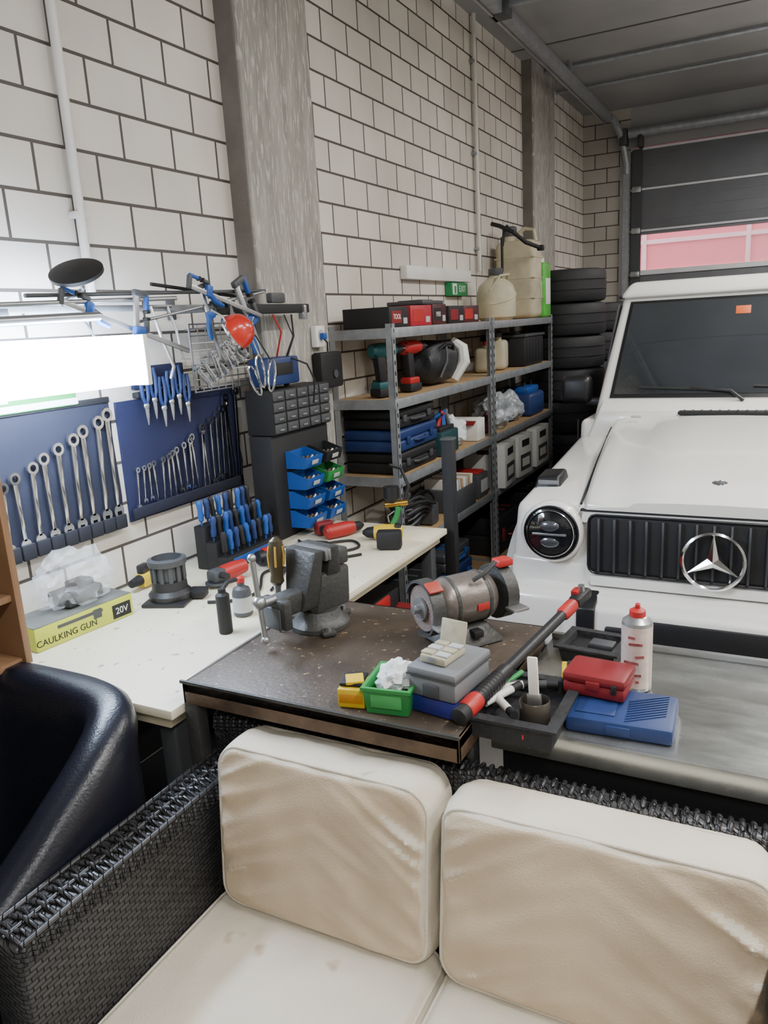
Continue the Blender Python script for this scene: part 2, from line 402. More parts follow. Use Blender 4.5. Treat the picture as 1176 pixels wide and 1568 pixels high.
# ---------------------------------------------------------------- workbench
btop=mat('cream_bench_top',(226,219,194),.5,var=.06,vs=5,speck=((160,150,122),34,.68),bump=.05)
edge=mat('bench_edge_board',(205,195,165),.7,var=.1)
b=B('workbench')
b.b2((.005,1.25,.895),(.828,2.775,.92),btop,.003);b.b2((.104,2.77,.895),(.828,2.99,.92),btop,.003)
b.b2((.01,1.27,.86),(.80,2.77,.894),edge);b.b2((.11,2.77,.86),(.80,2.97,.894),edge)
for (x,y) in ((.76,1.32),(.76,2.93),(.05,1.32),(.14,2.93),(.05,2.1)): b.b2((x-.025,y-.025,0),(x+.025,y+.025,.86),dgray,.003)
b.b2((.02,1.3,.2),(.80,1.34,.24),dgray);b.b2((.02,1.3,.22),(.78,2.74,.24),dgray)
b.b2((.006,1.29,.24),(.014,2.76,.86),dblack)
b.done()
b=B('red_tool_chest',(.56,2.48,.242))
b.box((0,0,.19),(.36,.7,.38),dred,.012)
for z in (.06,.16,.26,.34): b.box((.185,0,z),(.012,.62,.07),red,.004);b.box((.196,0,z+.02),(.012,.4,.012),steel,.003)
b.box((0,.05,.43),(.26,.5,.09),dblack,.02);b.tube([(0,-.12,.47),(0,-.1,.52),(0,.2,.52),(0,.22,.47)],.014,red);b.box((.12,.05,.44),(.03,.3,.05),red,.008)
b.done()
b=B('steel_post');b.b2((.80,3.02,0),(.85,3.07,1.3),dblack,.004);b.b2((.74,2.995,0),(.9,3.1,.01),dblack);b.box((.825,3.045,1.305),(.056,.056,.012),dgray,.003);b.done()
# ---------------------------------------------------------------- vise table
vt=mat('dirty_steel_top',(72,62,52),.48,.15,var=.3,vs=7,speck=((150,130,100),58,.655),bump=.15,rvar=.12)
b=B('vise_table')
b.b2((.835,1.29,.955),(1.56,1.92,.98),vt,.002)
b.b2((.835,1.29,.925),(1.56,1.30,.982),rust,.002);b.b2((.835,1.29,.925),(.843,1.92,.984),steel,.002)
b.b2((1.552,1.29,.925),(1.56,1.92,.98),rust,.002);b.b2((.835,1.912,.925),(1.56,1.92,.98),rust,.002)
b.b2((.83,1.287,.978),(1.56,1.294,.986),iron,.001)
for (x,y) in ((.832,1.292),(.832,1.87),(1.515,1.385),(1.515,1.87)): b.b2((x,y,0),(x+.038,y+.038,.95),iron,.003)
b.b2((.9,1.40,.40),(1.54,1.88,.42),dgray);b.b2((.9,1.4,.86),(1.5,1.42,.93),rust)
b.done()
# vise
b=B('bench_vise',(.965,1.725,.982),76)
b.lathe([(.085,0),(.085,.012),(.07,.02),(.062,.035),(.055,.05),(.001,.05)],iron)
for a in (0,120,240): b.box((.085*math.cos(R(a)),.085*math.sin(R(a)),.008),(.05,.04,.016),iron,.006,rot=(0,0,a));b.cyl((.095*math.cos(R(a)),.095*math.sin(R(a)),.01),(.095*math.cos(R(a)),.095*math.sin(R(a)),.026),.009,steel,seg=6)
b.hexa([(-.045,-.04,.045),(.09,-.04,.045),(.09,.04,.045),(-.045,.04,.045)],[(-.02,-.045,.16),(.10,-.035,.16),(.10,.035,.16),(-.02,.045,.16)],iron,.012)
b.hexa([(0,-.045,.15),(.055,-.045,.15),(.055,.045,.15),(0,.045,.15)],[(0,-.062,.235),(.035,-.062,.235),(.035,.062,.235),(0,.062,.235)],iron,.006)
b.box((.075,0,.185),(.06,.06,.05),iron,.01);b.box((-.003,0,.217),(.012,.125,.032),steel,.002)
b.box((-.085,0,.10),(.16,.055,.06),iron,.008)
b.hexa([(-.095,-.035,.07),(-.03,-.035,.07),(-.03,.035,.07),(-.095,.035,.07)],[(-.055,-.062,.235),(-.02,-.062,.235),(-.02,.062,.235),(-.055,.062,.235)],iron,.008)
b.box((-.014,0,.217),(.010,.125,.032),steel,.002)
b.box((-.155,0,.085),(.03,.10,.085),iron,.010)
b.box((-.172,0,.075),(.008,.07,.06),dgray,.004)
b.cyl((-.16,0,.125),(-.205,0,.125),.013,steel);b.sph((-.21,0,.13),.019,steel)
b.cyl((-.21,.012,.245),(-.21,-.010,.03),.0075,steel);b.sph((-.21,.013,.25),.012,steel);b.sph((-.21,-.011,.028),.012,steel)
b.done()
b=B('wood_handle_file',(.885,1.64,.982),0)
b.M=T(0,0,.025)@RX(-4)
b.lathe([(.004,-.025),(.010,.02),(.010,.10),(.012,.11)],steel,seg=8)
b.lathe([(.012,.11),(.020,.12),(.017,.14),(.022,.17),(.024,.205),(.018,.235),(.006,.245)],mat('handle_black_yellow',(58,50,30),.35),seg=18)
for a in range(0,360,60): b.tube([(.022*math.cos(R(a)),.022*math.sin(R(a)),.165),(.0245*math.cos(R(a)),.0245*math.sin(R(a)),.195),(.021*math.cos(R(a)),.021*math.sin(R(a)),.222)],.003,mat('handle_amber',(176,136,50),.35),6)
b.done()
# grinder
b=B('bench_grinder',(1.385,1.765,.982),55)
cop=mat('worn_gray_paint',(118,110,104),.36,.5,var=.28,vs=12,bump=.1)
stone=mat('grinding_stone',(112,98,90),.9,bump=.5,bs=200)
b.hexa([(-.085,-.075,0),(.085,-.075,0),(.085,.075,0),(-.085,.075,0)],[(-.05,-.045,.05),(.05,-.045,.05),(.05,.045,.05),(-.05,.045,.05)],iron,.008)
b.lathe([(.02,-.082),(.05,-.080),(.062,-.068),(.066,-.05),(.066,.05),(.062,.068),(.05,.080),(.02,.082)],cop,T(0,0,.112)@RY(90),36)
for sg in (-1,1): b.lathe([(.0665,sg*.053),(.068,sg*.05),(.068,sg*.045),(.0665,sg*.042)],iron,T(0,0,.112)@RY(90),36)
for sgn in (-1,1):
    b.cyl((sgn*.07,0,.112),(sgn*.15,0,.112),.01,steel)
    b.lathe([(.012,-.010),(.060,-.010),(.062,0),(.060,.010),(.012,.010)],stone,T(sgn*.112,0,.112)@RY(90),32)
    pl=arc(0,0,.074,20,285,18)+arc(0,0,.067,285,20,18)
    b.prism(pl,.036,iron,T(sgn*.112-.018,0,.112)@Matrix(((0,0,1,0),(1,0,0,0),(0,1,0,0),(0,0,0,1))))
    b.cyl((sgn*.094,0,.112),(sgn*.097,0,.112),.070,iron,seg=32)
    b.cyl((sgn*.124,0,.112),(sgn*.130,0,.112),.03,steel)
    b.cyl((sgn*.130,0,.112),(sgn*.142,0,.112),.012,steel,seg=6)
    b.box((sgn*.112,-.085,.085),(.05,.04,.008),steel,.002)
b.box((-.112,-.045,.178),(.04,.035,.008),mat('red_orange_tab',(160,56,42),.5),.003,rot=(30,0,0));b.box((.115,-.02,.195),(.045,.04,.02),red,.005)
b.tube([(.0,-.05,.175),(.03,-.06,.19),(.07,-.05,.21)],.006,iron)
b.box((0.02,-.067,.105),(.035,.004,.018),red,.001);b.box((0,-.060,.035),(.03,.03,.02),dblack,.004)
b.done()
# ---------------------------------------------------------------- small things on the vise table
b=B('yellow_parts_box',(1.285,1.36,.982),12)
b.box((0,0,.022),(.062,.075,.044),yellow,.003);b.box((0,-.036,.022),(.055,.004,.022),mat('orange_print',(190,130,30),.5),.001)
b.box((-.004,.005,.049),(.05,.062,.008),dblack,.002);b.box((.002,-.008,.056),(.04,.035,.008),yellow,.002,rot=(8,0,20));b.done()
def tray(name,loc,rz,sx,sy,h,m,t=.004,flare=.006):
    b=B(name,loc,rz);a=[];
    bot=[(-sx/2+flare,-sy/2+flare),(sx/2-flare,-sy/2+flare),(sx/2-flare,sy/2-flare),(-sx/2+flare,sy/2-flare)]
    top=[(-sx/2,-sy/2),(sx/2,-sy/2),(sx/2,sy/2),(-sx/2,sy/2)]
    ti=[(x-math.copysign(t,x),y-math.copysign(t,y)) for x,y in top];bi=[(x-math.copysign(t,x),y-math.copysign(t,y)) for x,y in bot]
    V=lambda L,z:[Vector((x,y,z)) for x,y in L]
    rim=[(x+math.copysign(t,x),y+math.copysign(t,y)) for x,y in top]
    b.loft([V(bot,0),V(top,h*.86),V(rim,h*.88),V(rim,h),V(ti,h),V(bi,t)],m)
    return b
b=tray('green_storage_bin',(1.372,1.385,.982),8,.105,.13,.062,green)
b.box((0,-.064,.032),(.07,.004,.03),mat('green_label',(70,160,88),.5),.001)
rag=mat('white_rag',(210,215,216),.9,bump=.3)
tb=bmesh.new();bmesh.ops.create_icosphere(tb,subdivisions=4,radius=1)
for v in tb.verts:
    n=noise.noise(v.co*2.3)*.35+noise.noise(v.co*6)*.15;v.co=Vector((v.co.x*.040*(1+n),v.co.y*.050*(1+n),v.co.z*.035*(1+n)))
b.add(tb,rag,T(.004,0,.06));b.done()
b=B('gray_organizer_case',(1.485,1.43,.982),-8)
b.box((0,0,.02),(.112,.15,.04),mat('violet_blue_plastic',(36,42,120),.45),.006);b.box((0,0,.065),(.117,.155,.05),gray,.008);b.box((0,0,.098),(.121,.16,.018),gray,.006);b.box((0,0,.089),(.122,.161,.003),dgray)
b.box((0,-.08,.06),(.04,.006,.03),dgray,.003);b.done()
b=B('clear_parts_case',(1.475,1.42,1.09),-10)
clr=mat('clear_amber_plastic',(168,162,140),.25,var=.2,vs=30)
b.box((0,0,.009),(.065,.085,.018),clr,.004)
for i in range(3):
    for j in range(2): b.box((-.018+.036*j,-.026+.026*i,.02),(.03,.021,.006),lgray if (i+j)%2 else clr,.002)
b.box((0,.045,.04),(.065,.006,.06),clr,.003,rot=(-15,0,0));b.box((0,-.044,.012),(.02,.005,.012),steel,.002);b.done()
def torque(name,p0,p1):
    b=B(name);p0=Vector(p0);p1=Vector(p1);d=(p1-p0);L=d.length
    b.M=Matrix.Translation(p0)@d.to_track_quat('Z','Y').to_matrix().to_4x4()
    b.lathe([(.008,0),(.019,.004),(.019,.02),(.018,.024),(.018,.06)],dblack,seg=16)
    b.lathe([(.0185,.03),(.021,.036),(.021,.07),(.0185,.078)],red,seg=16)
    b.lathe([(.018,.06),(.018,.20),(.014,.21)],black,seg=16)
    for i in range(8): b.lathe([(.018,.085+.011*i),(.0195,.089+.011*i),(.018,.093+.011*i)],dblack,seg=12)
    b.lathe([(.013,.20),(.0135,L-.1),(.014,L-.09)],black,seg=12)
    b.lathe([(.014,L-.14),(.018,L-.13),(.018,L-.08),(.013,L-.07)],red,seg=12)
    b.box((0,0,L-.03),(.035,.028,.08),black,.009);b.cyl((0,0,L-.02),(0,.03,L-.02),.009,steel,seg=8);b.box((.01,.012,L-.03),(.02,.02,.03),red,.004)
    return b.done()
torque('torque_wrench',(1.545,1.322,1.008),(1.665,1.93,1.085))
# ---------------------------------------------------------------- steel table
stt=mat('stainless_top',(184,186,182),.26,.85,var=.10,vs=9,rvar=.12,speck=((206,204,198),60,.68),stretch=(1,3,1))
b=B('steel_table')
b.b2((1.58,1.42,.93),(3.1,1.93,.95),stt,.003);b.b2((1.58,1.418,.895),(3.1,1.432,.951),stt,.004)
b.b2((1.6,1.44,.62),(3.08,1.90,.895),dblack)
b.b2((1.58,1.915,.95),(3.1,1.93,.965),steel,.002)
for (x,y) in ((1.6,1.45),(3.04,1.45),(1.6,1.87),(3.04,1.87)): b.b2((x,y,0),(x+.04,y+.04,.93),dgray,.003)
b.b2((1.6,1.45,.2),(3.08,1.9,.22),dgray);b.done()
foam=mat('black_foam',(30,31,34),.7,bump=.4,bs=60)
b=tray('black_tool_tray',(1.640,1.47,.951),0,.18,.22,.05,foam,t=.012,flare=.002)
mk=[(-.045,.04,30,paper),(-.05,.0,62,white),(-.03,-.045,-50,paper),(.0,.07,10,dgray)]
for (x,y,a,m) in mk:
    b.M=T(x,y,.045)@RZ(a);b.cyl((-.05,0,0),(.03,0,.006),.009,m,seg=14);b.cyl((.03,0,.006),(.055,0,.008),.0095,dblack,seg=14)
b.M=T(-.055,.06,.045)@RZ(70);b.cyl((-.05,0,0),(.05,0,.01),.006,green,seg=10)
b.M=Matrix.Identity(4);b.box((.03,-.107,.02),(.004,.006,.01),red);b.done()
b=B('brush_can',(1.675,1.43,.965))
b.lathe([(.03,0),(.032,.004),(.032,.055),(.030,.058),(.029,.055),(.029,.01),(.001,.01)],mat('tin_can',(90,84,76),.4,.6,var=.3),seg=24)
b.M=RX(-6)@RY(-4);b.box((0,.004,.10),(.022,.008,.09),mat('brush_handle_white',(226,220,208),.5),.003);b.box((0,.004,.05),(.03,.012,.03),steel,.002)
b.done()
b=B('blue_drill_case',(1.835,1.535,.951),3)
b.box((0,0,.018),(.215,.16,.036),dblue,.01)
for i in range(9): b.box((.05+.0,-.045+.011*i,.037),(.09,.004,.003),dblue,.001,rot=(0,0,32))
b.box((0,-.08,.018),(.05,.006,.02),dblue,.003);b.box((-.05,0,.037),(.08,.11,.003),dblue,.001);b.done()
b=B('red_case',(1.775,1.585,.990),-4)
b.box((0,0,.016),(.135,.10,.030),dred,.009);b.box((0,0,.041),(.138,.102,.024),dred,.010);b.box((0,-.052,.03),(.03,.006,.02),dred,.002);b.box((.045,-.052,.03),(.012,.006,.02),dblack,.002);b.done()
b=B('spray_can',(1.835,1.70,.951))
lab=mat('spray_label_pink',(210,190,182),.35,.25,var=.14,vs=40)
b.lathe([(.03,0),(.034,.004),(.034,.012)],steel);b.lathe([(.034,.012),(.0345,.158)],lab);b.lathe([(.0345,.158),(.033,.166),(.022,.175),(.016,.178)],steel)
b.lathe([(.018,.176),(.018,.19),(.009,.196)],red);b.box((0,0,.20),(.010,.014,.012),red,.002)
for (z,a,w_) in ((.03,-95,.03),(.045,-80,.02),(.075,-100,.034),(.09,-70,.02),(.12,-85,.03),(.135,-100,.016)):
    b.M=RZ(a);b.box((.0346,0,z),(.001,w_,.006),mat('label_dark_print',(140,76,76),.5,var=.5,vs=90))
b.M=Matrix.Identity(4);b.done()
b=B('yellow_socket_box',(1.71,1.675,.951),15);b.box((0,0,.02),(.08,.07,.04),yellow,.004)
for i in range(3): b.box((-.02+.02*i,0,.042),(.014,.05,.008),dblack,.002)
b.box((.0,-.036,.02),(.05,.003,.02),dblack,.001)
b.done()
b=tray('black_parts_tray',(1.71,1.83,.951),-6,.14,.12,.045,foam,t=.01)
b.box((0,0,.02),(.11,.09,.02),dblack,.004);b.box((.02,.01,.035),(.06,.04,.012),dgray,.003);b.done()
# ---------------------------------------------------------------- tool wall
cp=chrome
def wrench(b,x,y,z0,z1,w,m,tilt=0,box2=False):
    L=z1-z0;b.M=T(x,y,z0)@RX(tilt)
    r=w*1.0
    b.prism([(-w*.32,r*.6),(w*.32,r*.6),(w*.42,L-r*1.1),(-w*.42,L-r*1.1)],.006,m,T(.001,0,0)@MXF,.0008)
    b.lathe([(r*.55,0),(r,0),(r*1.02,.004),(r,.010),(r*.55,.010)],m,T(0,0,L-r*.4)@MXF,18,close=True)
    b.prism(arc(0,0,r*.95,-60,240,14)+[(-r*.42,-r*.55),(-r*.42,-r*.05),(r*.42,-r*.05),(r*.42,-r*.55)],.007,m,MXF)
    b.M=Matrix.Identity(4)
def drape(b,y0,y1,z0,z1,m,x=.012,amp=.006,seed=0):
    rings=[]
    for i in range(25):
        y=y0+(y1-y0)*i/24
        rings.append([Vector((x+amp*noise.noise(Vector((y*9+seed,k*.8,0))),y,z0+(z1-z0)*k/8)) for k in range(9)]+[Vector((.002,y,z0+(z1-z0)*k/8)) for k in (8,4,0)])
    b.loft(rings,m)
b=B('wrench_roll');drape(b,1.40,1.955,1.145,1.595,navy)
for i in range(10):
    t=i/9;y=1.42+.50*t;top=1.37+.19*t;wrench(b,.022,y,1.19+.02*t,top,.018+.006*t,cp,tilt=random.uniform(-3,3))
for i in range(10): b.box((.03,1.425+.055*i,1.17),(.012,.05,.05),mat('black_fabric',(22,23,30),.85),.004)
b.box((.012,1.68,1.60),(.012,.55,.02),dblack,.003);b.done()
b=B('wrench_roll');drape(b,1.985,2.66,1.15,1.585,royal,seed=5)
for i in range(19):
    t=i/18;y=2.02+.60*t;top=1.34+.21*t*t+.02*t;wrench(b,.022,y,1.20+.02*math.sin(i),top,.0100+.0085*t,cp,tilt=random.uniform(-5,5))
b.box((.028,2.3,1.18),(.012,.63,.04),navy,.004)
b.done()
b=B('emergency_exit_sign');b.box((.014,1.58,1.655),(.024,.46,.115),green,.004);b.box((.027,1.58,1.612),(.004,.46,.02),white)
b.box((.028,1.52,1.665),(.002,.06,.07),white);b.box((.028,1.68,1.665),(.002,.12,.02),white);b.done()
b=B('plier_rack');b.box((.02,2.21,1.60),(.03,.27,.02),dblack,.003);b.box((.012,2.21,1.66),(.016,.27,.08),royal,.003)
for i in range(6):
    y=2.10+.044*i;o_=.02*math.sin(i*2.1)
    for s in (-1,1): b.tube([(.045,y+s*.003,1.565+o_),(.045,y+s*.013,1.59+o_),(.045,y+s*.015,1.64+o_),(.045,y+s*.009,1.675+o_)],[.006,.007,.008,.006],dblue,8)
    b.sph((.045,y,1.56+o_),(.008,.013,.014),steel,10);b.tube([(.045,y,1.55+o_),(.045,y,1.52+o_),(.045,y,1.49+o_)],[.008,.006,.002],steel,8)
b.done()
b=B('wire_tool_rack')
for i in range(9): b.cyl((.05,2.37,1.60+.028*i),(.05,2.74,1.60+.028*i),.0025,steel,seg=6)
for i in range(9): b.cyl((.05,2.37+.046*i,1.58),(.05,2.37+.046*i,1.84),.0025,steel,seg=6)
b.tube([(.05,2.365,1.58),(.05,2.75,1.58),(.05,2.75,1.84),(.05,2.365,1.84)],.004,steel,6,close=True)
for i in range(16): wrench(b,.07,2.42+.018*i,1.60+.007*i,1.70+.008*i,.009,lgray if i%2 else steel,tilt=random.uniform(20,60))
for i in range(3): b.box((.06,2.45+.1*i,1.66+.03*i),(.02,.14,.012),steel,.003,rot=(-18,0,0))
for z in (1.6,1.82):
    for y in (2.40,2.70): b.cyl((0.002,y,z),(.05,y,z),.004,steel,seg=6)
b.done()
# clamp rail
b=B('clamp_rail')
b.b2((.18,1.1,1.885),(.21,2.35,1.905),zinc,.003);b.b2((.17,2.36,1.868),(.215,2.98,1.905),dblack,.004)
for y in (1.45,2.33,2.70): b.b2((.002,y-.015,1.88),(.21,y+.015,1.90),dgray,.002);b.b2((.002,y-.02,1.86),(.012,y+.02,1.94),dgray,.002)
b.cyl((.27,1.1,1.855),(.27,1.72,1.87),.014,steel);b.cyl((.24,1.5,1.93),(.24,2.62,1.955),.006,dgray);b.cyl((.25,1.9,1.85),(.25,2.6,1.95),.005,steel)
b.cyl((.255,1.2,1.90),(.24,2.1,1.925),.007,steel);b.cyl((.23,2.0,1.97),(.22,2.5,1.93),.006,dblack)
b.box((.2,2.75,1.93),(.03,.10,.04),dgray,.006);b.box((.21,2.93,1.87),(.035,.02,.06),steel,.004)
b.done()
b=B('hanging_wire_hook');b.tube([(.215,2.0,1.90),(.235,2.0,1.84),(.235,2.02,1.78),(.25,2.04,1.70),(.24,2.03,1.66)],.006,steel,8)
b.tube([(.215,2.08,1.90),(.235,2.09,1.82),(.24,2.10,1.72)],.005,steel,8);b.tube([(.215,1.98,1.90),(.215,2.10,1.90)],.005,steel,8);b.done()
def clamp(y,z,tilt,L=.32,x=.25,k=.68):
    b=B('quick_grip_clamp',(x,y,z));b.M=RX(tilt)@Matrix.Scale(k,4);L=L/k
    b.box((0,0,-L/2+.06),(.012,.022,L),steel,.001)
    b.box((0,.02,.05),(.022,.07,.025),dgray,.006);b.box((0,.055,.02),(.02,.018,.07),blue,.006);b.box((0,.055,-.018),(.026,.022,.012),dblack,.003)
    b.box((0,.015,-.10),(.026,.06,.045),blue,.008);b.box((0,.055,-.075),(.02,.018,.05),dgray,.005);b.box((0,.055,-.045),(.026,.022,.012),dblack,.003)
    b.tube([(0,0,-.11),(0,-.025,-.16),(0,-.03,-.22)],[.014,.014,.011],blue,10);b.tube([(0,.02,-.12),(0,.01,-.17),(0,.0,-.20)],[.006,.006,.004],dblack,8)
    b.done()
clamp(1.64,1.905,72,.55);clamp(1.88,1.90,-8,.24,.27,.8);clamp(2.16,1.955,75,.42,.28);clamp(2.22,1.93,15,.26,.26)
clamp(2.43,1.93,26,.30,.26,1.0)
b=B('magnifier_lamp')
b.M=T(.25,1.68,1.995)@RX(28)@RY(14);b.lathe([(.01,-.012),(.06,-.014),(.078,-.004),(.078,.006),(.06,.012),(.01,.016)],dblack,seg=32)
b.M=Matrix.Identity(4);b.tube([(.25,1.70,1.985),(.22,1.72,1.95),(.19,1.66,1.91)],.007,steel)
b.done()
# LED work light
led=mat('led_tube',(212,229,255),.3,emit=105)
b=B('led_work_light')
for z in (1.685,1.735,1.785): b.cyl((.29,1.10,z),(.29,1.83,z),.0265,led,seg=18)
for y in (1.085,1.845): b.b2((.26,y-.01,1.655),(.325,y+.01,1.812),white,.004)
for y in (1.3,1.7): b.tube([(.27,y,1.80),(.24,y,1.85),(.20,y,1.885)],.004,steel)
b.done()
b=B('red_clip_lamp',(.33,2.29,1.80))
b.M=RY(60)@RX(-20)
b.lathe([(.066,-.01),(.066,.0),(.060,.03),(.045,.052),(.022,.066),(.001,.07)],mat('red_enamel',(190,44,30),.25,coat=.6),seg=32)
b.lathe([(.0665,-.014),(.069,-.008),(.0665,-.002)],chrome,seg=32);b.lathe([(.001,.002),(.058,.0),(.062,-.006)],chrome,seg=32)
b.M=Matrix.Identity(4);b.tube([(-.01,.0,.04),(-.03,.03,.08),(-.06,.06,.10),(-.10,.05,.10)],.006,steel)
b.tube([(0,.02,-.05),(.02,.08,.03),(.0,.12,.05)],.004,chrome);b.tube([(0,-.02,.0),(.01,-.08,.06),(0,-.12,.08)],.004,chrome);b.box((-.09,.05,.10),(.05,.03,.03),dblack,.004);b.done()
b=B('carabiner_hooks',(.33,2.42,1.66))
for (dx,dy,dz,a) in ((0,0,0,10),(.02,.045,-.02,-14),(-.01,-.03,-.035,28)):
    b.M=T(dx,dy,dz)@RX(a);b.tube([(0,.022*math.cos(R(30*i)),(.055 if math.sin(R(30*i))>0 else .07)*math.sin(R(30*i))) for i in range(12)],.0045,chrome,8,close=True)
b.M=Matrix.Identity(4)
b.tube([(0,0,.05),(-.03,0,.12),(-.1,0,.215)],.003,steel);b.tube([(.02,.045,.03),(-.02,.02,.12),(-.1,.02,.215)],.003,dblack);b.done()
b=B('blue_power_supply',(.17,2.74,1.632));b.box((0,0,0),(.10,.23,.115),dblue,.01);b.box((.052,0,.01),(.004,.12,.05),dblack,.002);b.tube([(.05,.06,.05),(.1,.1,.02),(.12,.12,-.05),(.1,.13,-.15)],.004,dblack);b.tube([(.0,.02,.05),(.05,0,.16),(.05,-.05,.23)],.004,red)
b.tube([(.0,.10,.05),(.03,.12,.14),(.02,.13,.23)],.004,dblack);b.tube([(.02,.06,.05),(.06,.07,.14),(.03,.06,.23)],.003,dblack)
for y in (-.08,.08): b.box((-.0,y,-.062),(.02,.02,.016),dblack,.003)
b.done()
b=B('wifi_router',(.13,3.24,1.60));b.box((0,0,0),(.055,.20,.17),dblack,.012);b.cyl((.03,.02,-.02),(.034,.02,-.02),.02,dgray);b.tube([(0,-.08,-.08),(.02,-.1,-.2),(0,-.12,-.28)],.003,dblack);b.done()
b=B('socket_outlet',(.118,3.19,1.76));b.box((0,0,0),(.032,.08,.10),white,.006);b.cyl((.016,0,.01),(.019,0,.01),.022,lgray);b.tube([(.018,0,0),(.05,0,-.03),(.03,.03,-.07)],.004,dblack);b.box((.03,0,0.0),(.025,.03,.03),blue,.004);b.done()
# drawers and bins
b=B('small_parts_cabinet',(0,0,0));b.b2((.104,2.60,1.375),(.24,3.05,1.56),dblack,.004)
for i in range(4):
    for j in range(5): b.box((.243,2.645+.09*j,1.40+.045*i),(.008,.08,.038),dgray,.003);b.box((.249,2.645+.09*j,1.395+.045*i),(.008,.03,.008),gray,.002)
b.done()
b=B('parts_bin_rack');b.b2((.104,2.60,.922),(.22,3.05,1.372),dblack,.006)
for i,z in enumerate((.96,1.045,1.13,1.22,)):
    for j,y in enumerate((2.76,2.93)):
        m=[[blue,blue],[blue,blue],[blue,green],[blue,dblack]][i][j]
        b.M=T(.22,y,z)
        prof=[(0,0),(.09,0),(.105,.045),(.09,.05),(.02,.075),(0,.075)]
        Ms=Matrix(((1,0,0,0),(0,0,-1,0),(0,1,0,0),(0,0,0,1)))
        b.prism(prof,.004,m,T(0,-.063,0)@Ms);b.prism(prof,.004,m,T(0,.067,0)@Ms)
        b.box((.045,0,.003),(.09,.13,.006),m);b.box((.097,0,.024),(.006,.13,.05),m,.002,rot=(0,18,0));b.box((.002,0,.036),(.004,.13,.072),m);b.box((.104,0,.022),(.003,.05,.02),lgray,.001,rot=(0,18,0))
        for k in range(5): b.cyl((.03+.012*k,-.05+.02*k,.02),(.045+.01*k,-.03+.02*k,.045),.008,[steel,dgray,rust][k%3],seg=8)
b.done()
b=B('screwdriver_stand',(.20,2.35,.921),0)
for k,(x,z) in enumerate(((-.05,.17),(0.0,.11),(.05,.055))):
    b.box((x,0,z/2),(.052,.34,z),dblack,.004)
    for i in range(9):
        y=-.15+.037*i;m=[blue,dblue,black][(i+k)%3]
        b.M=T(x,y,z)@RX(random.uniform(-8,8));b.lathe([(.004,-.002),(.004,.015),(.010,.02),(.012,.04),(.010,.062),(.013,.085),(.008,.098),(.001,.10)],m,seg=12);b.M=Matrix.Identity(4)
b.box((.078,0,.03),(.004,.28,.03),blue,.001)
b.done()
# ---------------------------------------------------------------- bench items
b=B('caulking_gun_box',(.145,1.56,.921),-6)
b.box((0,0,.036),(.15,.35,.072),lime,.002);b.box((0,0,.073),(.148,.348,.003),mat('box_top_gray',(96,98,92),.6,var=.3,vs=14),.001)
b.text('CAULKING GUN',.028,dblack,T(.0755,-.07,.022)@MXF);b.text('20V',.03,white,T(.0765,.13,.03)@MXF);b.box((.0755,.13,.03),(.001,.07,.045),dblack)
b.box((.0755,-.02,.054),(.001,.16,.010),dgray);b.box((.0757,.04,.048),(.001,.03,.03),dgray);b.done()
b=B('charger_in_plastic_bag',(.13,1.60,.997))
b.box((0,0,.025),(.10,.14,.045),dgray,.01);b.box((.0,.02,.055),(.06,.07,.025),black,.006)
bag=mat('clear_plastic_bag',(225,228,230),.15,alpha=.22,bump=.6,bs=30)
tb=bmesh.new();bmesh.ops.create_icosphere(tb,subdivisions=4,radius=1)
for v in tb.verts:
    n=noise.noise(v.co*2.6)*.35+noise.noise(v.co*6+Vector((3,1,2)))*.2;v.co=Vector((v.co.x*.08*(1+n),v.co.y*.13*(1+n),max(-.055,v.co.z*.10*(1+n))))
b.add(tb,bag,T(0,0,.062));b.done()
b=B('plunge_router',(.27,1.87,.921),20)
b.box((0,0,.006),(.15,.16,.012),black,.004);b.lathe([(.072,.012),(.074,.03),(.06,.045),(.058,.075),(.05,.08)],black,seg=28)
for a in range(0,360,30): b.box((.055*math.cos(R(a)),.055*math.sin(R(a)),.105),(.008,.014,.06),dgray,.002,rot=(0,0,a))
b.lathe([(.045,.075),(.05,.08),(.05,.13),(.045,.132)],dgray,seg=24);b.lathe([(.063,.13),(.065,.134),(.065,.15),(.05,.155),(.05,.13)],dgray,seg=28,close=True)
b.box((.09,.02,.02),(.06,.05,.03),dblack,.006);b.done()
def curve(P,n=8):
    out=[];P=[Vector(p) for p in P];Q=[P[0]]+P+[P[-1]]
    for i in range(1,len(Q)-2):
        for k in range(n):
            t=k/n;a,b_,c,d=Q[i-1],Q[i],Q[i+1],Q[i+2]
            out.append(.5*((2*b_)+(c-a)*t+(2*a-5*b_+4*c-d)*t*t+(3*b_-a-3*c+d)*t**3))
    return out+[P[-1]]
b=B('power_cord',(0,0,.927));b.tube(curve([(.42,1.88,0),(.50,1.93,0),(.52,2.03,0),(.42,2.20,0),(.46,2.28,0),(.52,2.16,0),(.56,2.05,0)]),.0055,dblack);b.done()
b=B('power_cord',(0,0,.927));b.tube(curve([(.30,2.62,0),(.40,2.54,0),(.52,2.50,0),(.60,2.60,0),(.52,2.68,0),(.44,2.56,.004),(.56,2.44,0),(.66,2.52,0)]),.0055,dblack)
b.tube(curve([(.34,2.58,.008),(.46,2.60,.008),(.50,2.46,.008),(.38,2.46,.004)]),.005,dblack);b.done()
